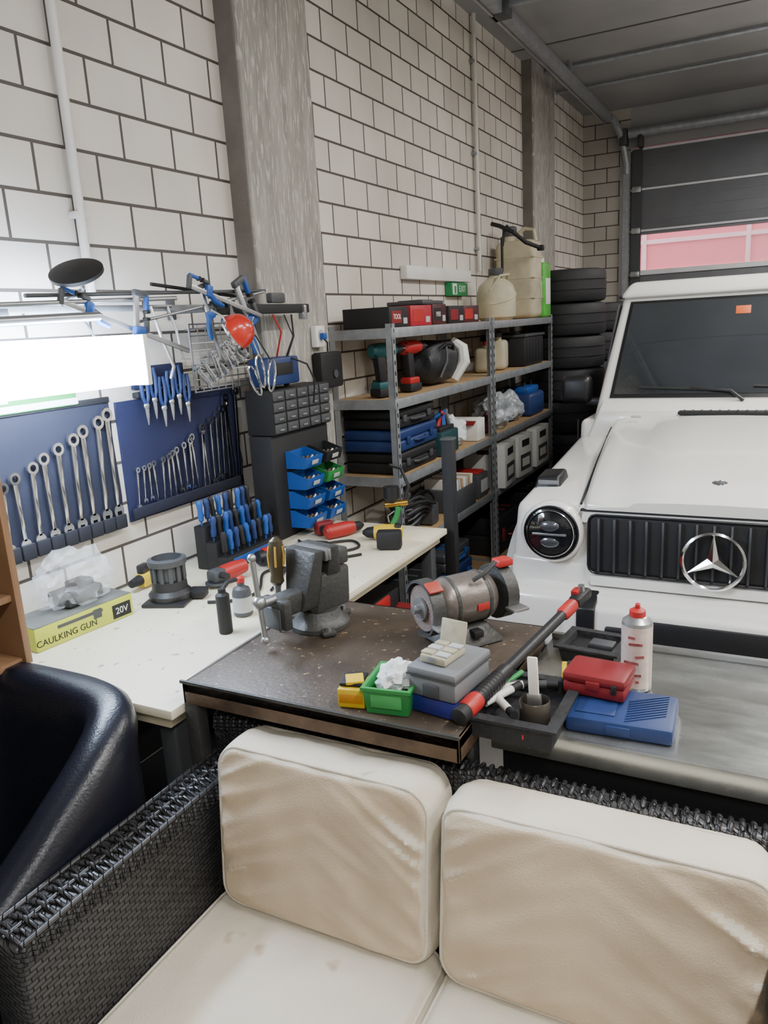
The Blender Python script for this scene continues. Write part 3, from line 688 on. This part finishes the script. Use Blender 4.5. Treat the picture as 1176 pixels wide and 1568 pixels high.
def drill(name,loc,rz,c1,c2,k=1,M0=None):
    b=B(name,loc,rz);S=Matrix.Scale(k,4);b.M=S if M0 is None else M0@S
    b.lathe([(.020,-.06),(.030,-.05),(.032,0),(.030,.05),(.026,.07),(.022,.085)],c1,T(0,0,.19)@RY(90),20)
    b.lathe([(.022,.08),(.022,.10),(.018,.125),(.008,.135)],dblack,T(0,0,.19)@RY(90),16);b.cyl((.135,0,.19),(.16,0,.19),.003,steel)
    b.hexa([(-.025,-.016,.06),(.02,-.016,.06),(.02,.016,.06),(-.025,.016,.06)],[(-.04,-.018,.175),(.01,-.018,.175),(.01,.018,.175),(-.04,.018,.175)],c2,.008)
    b.box((.018,0,.15),(.02,.014,.03),c2,.004)
    b.box((-.002,0,.048),(.085,.055,.03),c1,.008);b.box((.002,0,.02),(.10,.062,.036),c2,.008);b.box((-.045,0,.19),(.025,.05,.05),c2,.01)
    return b.done()
b=B('yellow_power_tool',(.07,1.97,.921),10);b.box((0,0,.03),(.05,.10,.05),yellow,.01);b.box((0,.07,.03),(.06,.05,.055),black,.01);b.cyl((0,-.05,.035),(0,-.1,.035),.02,dblack,r1=.014);b.box((.0,-.02,.07),(.03,.05,.035),black,.008);b.done()
b=B('angle_grinder',(.34,2.08,.921),-10)
b.tube([(0,-.02,.04),(0,.04,.04),(0,.09,.04)],[.028,.03,.026],red,16);b.box((0,-.04,.04),(.055,.06,.05),dgray,.014);b.cyl((0,-.045,.012),(0,-.045,.018),.04,dgray);b.cyl((.02,-.04,.045),(.07,-.05,.05),.012,black)
b.done()
b=B('red_bench_drill',(.46,2.78,.921),60);b.M=T(-.05,0,.032)
b.lathe([(.02,-.07),(.03,-.06),(.032,.03),(.026,.07)],red,RY(90),18);b.lathe([(.022,.07),(.02,.1),(.008,.12)],dblack,RY(90),16);b.box((-.04,.05,0),(.04,.08,.032),black,.008,rot=(0,0,10));b.box((-.03,.085,0),(.08,.045,.055),dred,.008)
b.done()
b=B('impact_driver',(.66,2.76,.921),200)
b.M=T(0,0,.032);b.lathe([(.022,-.06),(.032,-.05),(.034,.02),(.028,.06)],yellow,RY(90),18);b.lathe([(.026,.06),(.022,.09),(.008,.11)],dblack,RY(90),16);b.box((-.03,.07,0),(.04,.10,.032),black,.008,rot=(0,0,12));b.box((-.02,.14,.008),(.10,.055,.075),dblack,.01);b.box((-.04,.0,.02),(.03,.045,.03),black,.008);b.done()
b=B('spray_gun',(.60,2.92,.921),30)
b.tube([(0,0,.02),(.02,0,.06),(.03,0,.10)],[.014,.013,.014],green,10);b.cyl((-.03,0,.11),(.07,0,.115),.014,mat('brass',(180,140,60),.3,.9));b.lathe([(.02,.12),(.035,.14),(.035,.19),(.01,.195)],black,T(.0,0,0),seg=18);b.tube([(.01,0,.08),(-.02,0,.06),(-.015,0,.03)],.003,steel);b.box((0,0,.008),(.08,.06,.016),dblack,.004)
b.tube([(.05,0,.11),(.08,.02,.18),(.05,.05,.26),(.0,.03,.28)],.008,dblack);b.done()
b=B('gray_oil_bottle',(.60,1.84,.921))
b.lathe([(.028,0),(.031,.004),(.031,.075),(.026,.09),(.012,.098),(.012,.11)],dgray,seg=22);b.lathe([(.0315,.015),(.0315,.065)],lgray,seg=22);b.lathe([(.014,.11),(.014,.125),(.006,.13)],red,seg=14);b.done()
b=B('grease_gun',(.64,1.70,.921));b.lathe([(.02,0),(.021,.003),(.021,.12),(.012,.128),(.012,.14)],dblack,seg=18);b.tube([(0,0,.135),(.0,.03,.15),(.0,.07,.145)],.007,dblack);b.done()
b=B('heat_gun',(.36,2.32,.921),70);b.tube([(-.05,0,.035),(.02,0,.035),(.05,0,.035)],[.026,.03,.024],black,14);b.cyl((.05,0,.035),(.09,0,.035),.016,steel);b.box((-.03,-.05,.025),(.035,.09,.03),dblack,.008,rot=(0,0,-8));b.box((-.0,0,.062),(.05,.03,.01),red,.003);b.done()
# ---------------------------------------------------------------- storage shelf
b=B('metal_storage_shelf')
LV=(1.78,1.43,1.03,.65,.14)
bays=((3.45,4.90),(4.93,6.40))
for (y0,y1) in bays:
    for x in (.02,.38):
        for y in (y0,y1-.0):
            dx=.035 if x<.2 else -.035;dy=.035 if y==y0 else -.035
            b.b2((x,y,0),(x+dx*.08,y+dy,1.80),zinc);b.b2((x,y,0),(x+dx,y+dy*.08,1.80),zinc)
            if x>.2:
                for k in range(34): b.box((x+.0015,y+dy*.5,.05+.052*k),(.002,.008,.02),dblack)
    for z in LV:
        b.b2((.02,y0,z-.012),(.38,y1,z-.002),wood)
        b.b2((.372,y0,z-.05),(.382,y1,z),zinc,.002);b.b2((.02,y0,z-.05),(.028,y1,z),zinc)
        b.b2((.02,y0-.002,z-.05),(.38,y0+.006,z),zinc);b.b2((.02,y1-.006,z-.05),(.38,y1+.002,z),zinc)
b.done()
zt=1.78
def carton(name,y,w,d,h,m,m2,z=zt,x=.22,rz=0,txt=None):
    b=B(name,(x,y,z+.001),rz);b.box((0,0,h/2),(d,w,h),m,.003);b.box((d/2+.0005,-w*.15,h*.5),(.002,w*.5,h*.6),m2);b.box((d/2+.001,w*.3,h*.3),(.002,w*.2,h*.3),lgray)
    b.box((0,0,h+.0005),(d*.9,w*.08,.001),m2)
    if txt: b.text(txt,h*.35,white,T(d/2+.002,-w*.12,h*.5)@MXF)
    b.done()
cbr=mat('carton_black_red',(66,26,28),.5,var=.4,vs=10)
carton('tool_carton',3.60,.24,.26,.10,dblack,dred,rz=2,txt='TOOL')
carton('tool_carton',3.87,.25,.27,.105,mat('carton_crimson',(162,30,46),.5),red,rz=-2)
carton('tool_carton',4.12,.22,.26,.11,cbr,dblack,rz=3,txt='M18')
carton('tool_carton',4.37,.24,.27,.10,dblack,dred,rz=0)
carton('tool_carton',4.63,.24,.26,.10,cbr,red,rz=-3)
b=B('flat_black_case',(.17,4.2,1.893),3);b.box((0,0,.012),(.22,.34,.022),dgray,.005);b.box((.0,0,.026),(.14,.2,.006),dblack,.002);b.done()
can=mat('dirty_white_canister',(184,176,150),.5,var=.22,vs=7)
b=B('round_canister',(.24,5.42,zt+.001));b.lathe([(.11,0),(.135,.02),(.14,.06),(.14,.18),(.12,.24),(.06,.285),(.045,.29),(.045,.31)],can,seg=32);b.lathe([(.05,.305),(.052,.31),(.052,.35),(.04,.355)],dgray,seg=20)
b.tube([(.135*math.cos(R(a)),.135*math.sin(R(a)),.16+.05*math.sin(R(a*1))) for a in range(-90,100,15)],.009,can,8);b.tube([(.0,-.13,.2),(.06,-.08,.30),(.08,.04,.31),(.02,.12,.24)],.009,can,8);b.done()
b=B('large_water_canister',(.21,6.06,zt+.001),0)
b.box((0,0,.29),(.31,.24,.58),can,.045,seg=4)
for z in (.15,.3,.45): b.box((0,0,z),(.316,.246,.012),can,.005)
b.lathe([(.05,.575),(.052,.60),(.045,.62)],can,T(-.07,0,0));b.lathe([(.055,.62),(.056,.625),(.056,.68),(.045,.69)],dgray,T(-.07,0,0),seg=20)
b.tube([(.0,0,.575),(.01,0,.64),(.05,0,.665),(.12,0,.65),(.135,0,.57)],.016,can,10);b.done()
b=B('green_fuel_can',(.315,6.29,zt+.001));gc=mat('green_can_print',(84,176,68),.45,var=.25,vs=12)
b.box((0,0,.21),(.12,.19,.42),gc,.02,seg=3);b.box((.061,-.0,.2),(.003,.13,.2),paper,.001);b.box((.0,-.096,.2),(.08,.003,.14),mat('label_pale_green',(200,214,170),.5),.001);b.lathe([(.03,.42),(.03,.44),(.025,.46)],white,seg=18);b.tube([(.0,-.07,.41),(0,-.05,.47),(0,.03,.47),(0,.05,.41)],.009,white);b.done()
b=B('pump_hose',(.20,5.80,0));b.tube([(.02,-.155,2.30),(.03,-.155,2.39),(.06,-.155,2.44)],.010,dblack,10)
b.tube([(-.06,-.16,2.46),(0,-.165,2.44),(.10,-.16,2.39),(.16,-.05,2.32),(.24,.06,2.28)],.015,dblack,10);b.cyl((.02,-.17,2.36),(.02,-.17,2.12),.010,dblack);b.box((.24,.06,2.28),(.05,.04,.04),dblack,.008);b.done()
# level 2
drill('cordless_drill_teal',(.24,3.59,1.431),75,teal,dblack,1.25)
drill('cordless_drill_red',(.27,3.87,1.431),85,red,dblack,1.25)
drill('cordless_drill_gray',(.10,3.86,1.431),60,dgray,dblack,1.1)
b=B('sports_bag',(.20,4.33,1.431),0)
tb=bmesh.new();bmesh.ops.create_icosphere(tb,subdivisions=4,radius=1)
for v in tb.verts:
    n=noise.noise(v.co*1.8)*.12;q=v.co;f=lambda t,e:math.copysign(abs(t)**e,t)
    v.co=Vector((f(q.x,.7)*.14*(1+n),f(q.y,.75)*.26*(1+n),f(q.z,.8)*.125*(1+n)))
b.add(tb,mat('black_nylon',(34,35,39),.55,bump=.3),T(0,0,.135))
b.tube([(.10,.10,.02),(.155,.13,.12),(.14,.14,.20),(.08,.13,.25)],[.03,.04,.04,.025],white,10)
b.tube([(.10,-.14,.20),(.14,-.10,.24),(.14,.0,.23),(.12,.05,.19)],.010,dblack,8);b.tube([(.13,-.18,.05),(.15,-.12,.14),(.13,-.08,.22)],.008,dgray,8);b.done()
for (yy,hh,k) in ((5.22,.20,1),(5.46,.25,1.15)):
    b=B('jerry_can',(.22,yy,1.431),10);b.box((0,0,hh*.42),(.13*k,.17*k,hh*.84),can,.03,seg=3);b.lathe([(.025,hh*.82),(.025,hh*.95)],can,T(.02,-.05,0));b.lathe([(.03,hh*.93),(.03,hh*1.05),(.02,hh*1.07)],dgray if k>1 else red,T(.02,-.05,0),seg=16)
    b.tube([(-.02,-.01,hh*.8),(-.02,.0,hh),(-.02,.06,hh),(-.02,.07,hh*.8)],.011,can,8);b.done()
b=B('black_storage_crate',(.2,5.95,1.431));b.box((0,0,.11),(.32,.5,.22),dblack,.015)
for i in range(6): b.box((.162,-.2+.08*i,.11),(.006,.012,.18),black,.002)
b.box((0,0,.225),(.34,.52,.02),dgray,.006);b.done()
# level 3
def case(name,loc,sz,m,m2,rz=0):
    b=B(name,loc,rz);h=sz[2];b.box((0,0,h*.27),(sz[0],sz[1],h*.52),m,.014,seg=3);b.box((0,0,h*.76),(sz[0]*.99,sz[1]*.99,h*.46),m,.014,seg=3)
    for s in (-.3,.3): b.box((sz[0]/2+.004,sz[1]*s,h*.5),(.012,.04,h*.35),m2,.003)
    b.tube([(sz[0]/2,-.07,h*.4),(sz[0]/2+.02,-.06,h*.4),(sz[0]/2+.02,.06,h*.4),(sz[0]/2,.07,h*.4)],.008,m2,8)
    for s in (-.2,0,.2): b.box((0,sz[1]*s,h),(sz[0]*.7,.02,.006),m2,.002)
    b.done()
case('dark_tool_case',(.19,3.77,1.031),(.32,.50,.11),dblack,dgray)
case('blue_tool_case',(.19,3.77,1.146),(.33,.52,.115),dblue,dblue,1)
case('black_tool_case',(.19,3.76,1.266),(.32,.48,.10),dblack,dgray,-2)
b=B('teal_tool_crate',(.24,4.20,1.031));b.box((0,0,.07),(.24,.26,.14),mat('dark_teal',(24,62,66),.5),.012);b.box((.0,0,.15),(.2,.22,.03),dblack,.008)
for i in range(5): b.tube([(.0+.02*i,-.1+.045*i,.15),(.05,-.08+.045*i,.22),(.08-.01*i,-.06+.045*i,.24)],[.016,.014,.018],[blue,dblack,red,blue,dgray][i],8)
b.done()
def lump(name,loc,r,m,seed,extra=None):
    b=B(name,loc);tb=bmesh.new();bmesh.ops.create_icosphere(tb,subdivisions=4,radius=1)
    for v in tb.verts:
        n=noise.noise(v.co*2+Vector((seed,0,0)))*.35+noise.noise(v.co*5+Vector((0,seed,0)))*.18
        v.co=Vector((v.co.x*r[0]*(1+n),v.co.y*r[1]*(1+n),max(-r[2]*.8,v.co.z*r[2]*(1+n))))
    b.add(tb,m,T(0,0,r[2]*.8))
    if extra: extra(b)
    b.done()
pb=mat('plastic_bag_gray',(158,164,168),.3,var=.45,vs=18,bump=.6,bs=30)
lump('white_cloth_bundle',(.25,4.46,1.031),(.10,.10,.10),rag,2)
b=B('open_carton',(.25,4.72,1.031));b.box((0,0,.07),(.22,.14,.14),paper,.004);b.box((.0,-.09,.12),(.2,.05,.004),dred,0,rot=(25,0,0));b.done()
lump('plastic_bag_of_parts',(.24,5.28,1.031),(.13,.15,.13),pb,4)
lump('work_gloves',(.30,5.03,1.031),(.05,.06,.08),mat('glove_dark',(90,36,46),.7,var=.5,vs=30),6)
lump('plastic_bag_of_parts',(.22,5.65,1.031),(.13,.15,.12),pb,8)
b=B('blue_tool_bag',(.22,6.05,1.031));b.box((0,0,.09),(.28,.36,.18),dblue,.03,seg=3);b.box((0,0,.2),(.2,.3,.05),blue,.015);b.tube([(.05,-.1,.2),(.05,-.08,.27),(.05,.08,.27),(.05,.1,.2)],.01,dblack);b.done()
# level 4
for (yy,w,rz) in ((5.12,.30,4),(5.50,.30,-3),(5.95,.34,0)):
    b=B('white_carton',(.27,yy,.651),rz);b.box((0,0,.15),(.30,w,.30),white,.004);b.box((.151,0,.10),(.002,w*.7,.12),dgray);b.box((.152,0,.10),(.002,w*.5,.06),paper);b.box((.151,0,.24),(.002,w*.5,.05),dblack);b.box((0,0,.301),(.3,.04,.001),lgray)
    b.box((0,-w/2-.0,.25),(.10,.004,.03),dgray,.001);b.done()
b=B('cable_pile',(.24,3.80,.655))
for k in range(5):
    pts=[((.07+.015*k)*math.cos(R(a))*.9+.01*k,(.13+.01*k)*math.sin(R(a)),.035+.035*k+.02*math.sin(R(a*3+k*50))) for a in range(0,360,20)]
    b.tube(pts,.010,[dblack,dgray,black,dgray,dblack][k],8,close=True)
b.box((0,.18,.06),(.2,.1,.12),dgray,.01);b.done()
b=B('document_box',(.24,4.38,.651));b.box((0,0,.07),(.28,.32,.14),dgray,.006);
for i in range(7): b.box((.02,-.12+.04*i,.15),(.22,.02,.10),[paper,lgray,wood][i%3],.002,rot=(random.uniform(-8,8),0,0))
b.done()
b=B('gray_sander_box',(.26,4.72,.651));b.box((0,0,.08),(.22,.18,.16),dgray,.01);b.box((.112,0,.08),(.003,.12,.08),lgray);b.box((0,0,.165),(.18,.12,.02),red,.005);b.done()
# level 5
case('blue_storage_case',(.2,4.3,.141),(.3,.45,.16),dblue,blue);case('gray_storage_case',(.2,4.3,.303),(.28,.42,.12),dgray,blue)
case('black_storage_case',(.2,3.75,.141),(.32,.5,.26),dblack,dgray);case('black_storage_case',(.2,5.3,.141),(.32,.6,.28),dblack,dred);case('black_storage_case',(.2,6.05,.141),(.3,.5,.3),black,dgray)
b=B('hand_vacuum',(.30,3.56,.651));b.tube([(0,0,.05),(.02,0,.14),(.0,0,.2)],[.04,.045,.03],dblack,14);b.tube([(.03,.0,.18),(.06,.03,.26),(.02,.06,.30),(-.02,.04,.24)],.014,dgray,10);b.box((0,0,.02),(.11,.1,.04),dblack,.01);b.done()
# wall stuff
b=B('cable_trunking');b.b2((.002,4.36,2.055),(.05,5.44,2.135),white,.006);b.done()
b=B('exit_sign_box');b.box((.03,5.20,2.005),(.05,.30,.085),mat('exit_green',(30,120,70),.4,emit=.15),.003);b.box((.056,5.10,2.005),(.002,.075,.07),white);b.text('EXIT',.06,white,T(.057,5.24,2.005)@MXF)
b.box((.057,5.105,2.0),(.002,.03,.05),green);b.done()
# ---------------------------------------------------------------- tyres
tyrem=mat('tyre_rubber',(38,38,40),.65,bump=.15)
def tyre(b,M,r=.31,w=.265,m=tyrem):
    h=w/2;ri=r*.66
    prof=[(ri,-h*.75),(ri*1.08,-h*.95),(r*.84,-h),(r*.95,-h*.93),(r*.99,-h*.80),(r,-h*.35),(r*.975,-h*.33),(r*.975,-h*.27),(r,-h*.25),(r,h*.25),(r*.975,h*.27),(r*.975,h*.33),(r,h*.35),(r*.99,h*.80),(r*.95,h*.93),(r*.84,h),(ri*1.08,h*.95),(ri,h*.75)]
    b.lathe(prof,m,M,44,close=True)
def stack(x,y,n):
    b=B('tyre_stack',(x,y,0))
    for i in range(n): tyre(b,T(random.uniform(-.008,.008),random.uniform(-.008,.008),.1345+.269*i))
    b.done()
stack(.415,6.77,8);stack(.43,7.88,7)
# ---------------------------------------------------------------- car
paint=mat('white_car_paint',(228,226,220),.26,var=.01,coat=.7)
glassd=mat('dark_car_glass',(44,48,52),.05,var=.35,vs=1.5,spec=1,coat=1)
trim=mat('black_car_trim',(24,24,26),.4)
lens=mat('headlight_lens',(34,36,40),.08,.4,coat=1)
refl=mat('lamp_reflector',(110,114,120),.15,.7)
b=B('car',(1.906,2.95,0))
b.b2((-.62,.15,.32),(.62,4.15,.80),trim,.02)
for s in (-1,1):
    b.hexa([(s*.44,.0,.76),(s*.79,.03,.76),(s*.79,1.22,.76),(s*.44,1.22,.76)],[(s*.44,.02,1.065),(s*.765,.05,1.055),(s*.77,1.22,1.17),(s*.44,1.22,1.19)],paint,.035,3)
    b.hexa([(s*.44,.0,.55),(s*.80,.03,.55),(s*.80,.18,.55),(s*.44,.18,.55)],[(s*.44,.0,.84),(s*.79,.03,.84),(s*.79,.22,.84),(s*.44,.22,.84)],paint,.03,3)
    for yc in (.66,3.35):
        pl=arc(yc,.38,.53,-8,188,22)+arc(yc,.38,.435,188,-8,22)
        Mx=Matrix(((0,0,s*1.0,0),(1,0,0,0),(0,1,0,0),(0,0,0,1)))
        b.prism(pl,.13,paint,T(s*.765,0,0)@Mx,.018)
        b.prism(arc(yc,.38,.44,0,180,20),.06,dblack,T(s*.62,0,0)@Mx)
        tyre(b,T(s*.755,yc,.375)@RY(90),.372,.25)
        b.lathe([(.001,-.02),(.06,-.02),(.09,.0),(.22,.01),(.245,.05),(.25,.1),(.001,.1)],mat('alloy_rim',(90,92,96),.3,.9),T(s*.78,yc,.375)@RY(90*s)@T(0,0,-.02),32)
        for k in range(5): a=R(72*k);b.box((s*.87,yc+.13*math.cos(a),.375+.13*math.sin(a)),(.02,.04,.2),steel,.006,rot=(math.degrees(a)+90,0,0))
    b.hexa([(s*.3,1.15,.45),(s*.79,1.15,.45),(s*.79,4.2,.45),(s*.3,4.2,.45)],[(s*.3,1.15,1.25),(s*.76,1.15,1.25),(s*.76,4.2,1.25),(s*.3,4.2,1.25)],paint,.03,3)
    b.b2((s*.79,1.2,.78),(s*.81,2.9,.84),trim,.004)
    for yd in (1.22,2.1,2.95): b.b2((s*.785,yd,.5),(s*.793,yd+.008,1.24),dblack)
    b.box((s*.80,1.9,1.08),(.03,.12,.03),trim,.006);b.box((s*.80,2.75,1.08),(.03,.12,.03),trim,.006)
    b.b2((s*.78,1.3,.36),(s*.90,2.75,.42),steel,.02)
    b.hexa([(s*.63,.24,1.05),(s*.755,.24,1.05),(s*.755,.42,1.06),(s*.63,.42,1.06)],[(s*.645,.27,1.125),(s*.74,.27,1.12),(s*.74,.40,1.13),(s*.645,.40,1.135)],trim,.012,3)
    b.box((s*.69,.262,1.09),(.09,.012,.03),gray,.004)
    b.box((s*.83,1.36,1.39),(.17,.09,.15),trim,.035,seg=4);b.box((s*.73,1.38,1.32),(.10,.05,.04),trim,.01)
    # headlight
    b.M=T(s*.60,.0,.955)@MYF@Matrix.Scale(1.05,4)
    b.lathe([(.118,-.02),(.120,.015),(.112,.028),(.106,.03)],paint,None,40)
    b.lathe([(.104,.01),(.107,.03),(.104,.036),(.101,.036),(.099,.03)],trim,None,40)
    b.lathe([(.100,.026),(.097,.036),(.07,.048),(.035,.056),(.002,.058)],lens,None,40)
    b.lathe([(.089,.040),(.091,.043),(.089,.045),(.086,.045)],chrome,None,36,close=True)
    b.box((0,.0,.057),(.13,.008,.004),steel,.001);b.sph((0,.030,.048),(.040,.024,.014),refl,16);b.sph((0,-.030,.048),(.040,.024,.014),refl,16)
    b.M=Matrix.Identity(4)
b.b2((-.47,.0,.755),(.47,.12,1.075),paint,.012)
rings=[]
for i in range(15):
    t=i/14;y=-.005+1.16*t;w=.485+.10*t;z=1.095+.175*t+.03*math.sin(pi*t)
    if i==0: z-=.03
    if i==1: z-=.004
    zb=1.0
    pr=[(-w,zb),(-w,z-.045),(-w+.008,z-.022),(-w+.03,z-.008),(-.40-.08*t,z),(-.31-.06*t,z+.004),(-.285-.06*t,z+.022),(-.15,z+.028),(0,z+.030)]
    pr=pr+[(-x,zz) for x,zz in reversed(pr[:-1])]
    rings.append([Vector((x,y,zz)) for x,zz in pr])
b.loft(rings,paint)
b.b2((-.49,-.008,1.045),(.49,.02,1.052),dblack)
for s in (-1,1): b.tube([(s*.492,.02,1.068),(s*.54,.6,1.165),(s*.588,1.1,1.215)],.005,dblack,6)
b.M=T(0,.13,1.148)@RX(9);b.lathe([(.001,0),(.028,0),(.030,.003),(.028,.006),(.001,.006)],chrome,None,28);b.lathe([(.001,.006),(.022,.006),(.022,.007),(.001,.007)],dgray,None,28)
for k in range(3): a=90+120*k;b.prism([(.020*math.cos(R(a)),.020*math.sin(R(a))),(.004*math.cos(R(a+60)),.004*math.sin(R(a+60))),(.004*math.cos(R(a-60)),.004*math.sin(R(a-60)))],.003,chrome,T(0,0,.006))
b.M=Matrix.Identity(4)
b.hexa([(-.72,1.12,1.15),(.72,1.12,1.15),(.72,1.3,1.15),(-.72,1.3,1.15)],[(-.66,1.13,1.30),(.66,1.13,1.30),(.66,1.25,1.36),(-.66,1.25,1.36)],paint,.012)
b.b2((-.26,1.02,1.292),(.26,1.09,1.306),dblack,.003)
for i in range(12): b.b2((-.24+.04*i,1.02,1.305),(-.232+.04*i,1.09,1.309),trim)
for x in (-.45,.45): b.box((x,1.0,1.285),(.05,.02,.012),lgray,.004)
# grille
b.box((0,-.004,.918),(.91,.03,.232),dblack,.014,seg=4)
b.tube([(sx*(.455-.03)+.03*math.cos(R(a)),-.02,.918+sz*(.118-.03)+.03*math.sin(R(a))) for (sx,sz,a0) in ((1,1,0),(-1,1,90),(-1,-1,180),(1,-1,270)) for a in (a0,a0+30,a0+60,a0+90)],.005,trim,8,close=True)
slat=mat('grille_slat',(120,123,128),.25,.8)
for i in range(15):
    x=-.413+.059*i;b.b2((x-.004,-.034,.812),(x+.004,-.015,1.024),slat,.001)
b.M=T(0,-.045,.892)@MYF
b.lathe([(.101,-.006),(.110,-.004),(.112,.004),(.104,.008),(.099,.003)],chrome,None,44,close=True)
for k in range(3):
    a=90+120*k;P=lambda r,d:(r*math.cos(R(a+d)),r*math.sin(R(a+d)))
    tb=bmesh.new();v=[tb.verts.new(p) for p in ((*P(.104,0),0),(*P(.022,60),0),(0,0,0),(*P(.022,-60),0),(0,0,.014))]
    for f in ((0,1,4),(0,4,3),(1,2,4),(2,3,4),(0,3,2,1)): tb.faces.new([v[i] for i in f])
    b.add(tb,chrome);
b.M=Matrix.Identity(4);b.cyl((0,-.03,.892),(0,-.045,.892),.03,dblack)
# bumper
b.hexa([(-.87,-.13,.50),(.87,-.13,.50),(.87,.16,.50),(-.87,.16,.50)],[(-.86,-.11,.735),(.86,-.11,.735),(.86,.16,.745),(-.86,.16,.745)],paint,.04,4)
b.hexa([(-.55,-.16,.50),(.55,-.16,.50),(.55,-.05,.50),(-.55,-.05,.50)],[(-.52,-.145,.70),(.52,-.145,.70),(.52,-.03,.735),(-.52,-.03,.735)],paint,.02,3)
b.b2((-.45,-.02,.745),(.45,.02,.79),paint,.01)
for s in (-1,1): b.hexa([(s*.40,-.172,.48),(s*.47,-.172,.48),(s*.47,-.1,.48),(s*.40,-.1,.48)],[(s*.40,-.158,.70),(s*.47,-.158,.70),(s*.47,-.06,.745),(s*.40,-.06,.745)],trim,.006)
b.b2((-.36,-.175,.50),(.36,-.15,.64),trim,.01);b.b2((-.22,-.185,.595),(.22,-.17,.685),black,.006)
b.b2((-.82,-.11,.40),(.82,.14,.51),trim,.02);b.b2((-.4,-.12,.32),(.4,.1,.41),steel,.03)
# greenhouse
b.hexa([(-.70,1.14,1.22),(.70,1.14,1.22),(.70,4.22,1.22),(-.70,4.22,1.22)],[(-.625,1.58,1.875),(.625,1.58,1.875),(.625,4.18,1.875),(-.625,4.18,1.875)],paint,.03,3)
b.hexa([(-.645,1.53,1.86),(.645,1.53,1.86),(.645,4.22,1.86),(-.645,4.22,1.86)],[(-.59,1.60,1.945),(.59,1.60,1.945),(.59,4.2,1.945),(-.59,4.2,1.945)],paint,.03,4)
def wp(x,t,o=0): 
    return Vector((x,1.14+.44*t,1.22+.655*t))+Vector((0,-.83,.557))*o
def pane(pts,m,th=.006,o=.002):
    b.hexa([p+Vector((0,-.83,.557))*o for p in pts],[p+Vector((0,-.83,.557))*(o+th) for p in pts],m,.002)
pane([wp(-.625,.20),wp(.625,.20),wp(.58,.945),wp(-.58,.945)],trim,.004)
pane([wp(-.605,.225),wp(.605,.225),wp(.565,.92),wp(-.565,.92)],glassd,.004,.006)
pane([wp(-.05,.80),wp(.02,.80),wp(.02,.86),wp(-.05,.86)],mat('toll_sticker',(200,96,48),.5),.001,.0105)
b.b2((.10,1.56,1.80),(.3,1.57,1.84),trim)
for s in (-1,1):
    for (y0,y1) in ((1.52,2.15),(2.25,3.05),(3.15,4.0)):
        yb=y0-.22 if y0<1.6 else y0
        b.hexa([(s*.690,yb,1.29),(s*.690,y1,1.29),(s*.638,y1,1.83),(s*.638,y0,1.83)],[(s*.700,yb,1.29),(s*.700,y1,1.29),(s*.645,y1,1.83),(s*.645,y0,1.83)],glassd,.002)
    b.tube([(s*.66,1.62,1.87),(s*.66,2.9,1.88),(s*.66,4.15,1.87)],.009,trim,8)
for (x0,x1) in ((.02,-.48),(.52,.06)):
    b.tube([wp((x0),.17,.015),wp(x0-.06,.23,.03),wp((x0+x1)/2,.26,.022)],[.009,.007,.004],trim,8);b.tube([wp(x0-.05,.24,.016),wp(x1,.27,.016)],.006,dblack,6)
b.lathe([(.001,0),(.36,0),(.37,.03),(.37,.2),(.33,.24),(.001,.25)],paint,T(0,4.2,.95)@RX(-90),40)
b.b2((-.8,4.1,.42),(.8,4.32,.62),trim,.03)
b.done(40)
# ---------------------------------------------------------------- world + camera
w=bpy.data.worlds.new('w');SC.world=w;w.use_nodes=True
w.node_tree.nodes['Background'].inputs[0].default_value=(.86,.92,1,1);w.node_tree.nodes['Background'].inputs[1].default_value=3.8
cam=bpy.data.cameras.new('camera');o=bpy.data.objects.new('camera',cam);SC.collection.objects.link(o)
q=Matrix(((.8894,-.0593,.4533),(.4537,.2363,-.8592),(-.0562,.97,.2371))).to_quaternion()
o.rotation_mode='QUATERNION';o.rotation_quaternion=q;o.location=(2.1,0,1.8)
cam.sensor_fit='HORIZONTAL';cam.sensor_width=36;cam.lens=36.06;cam.clip_start=.02
SC.camera=o
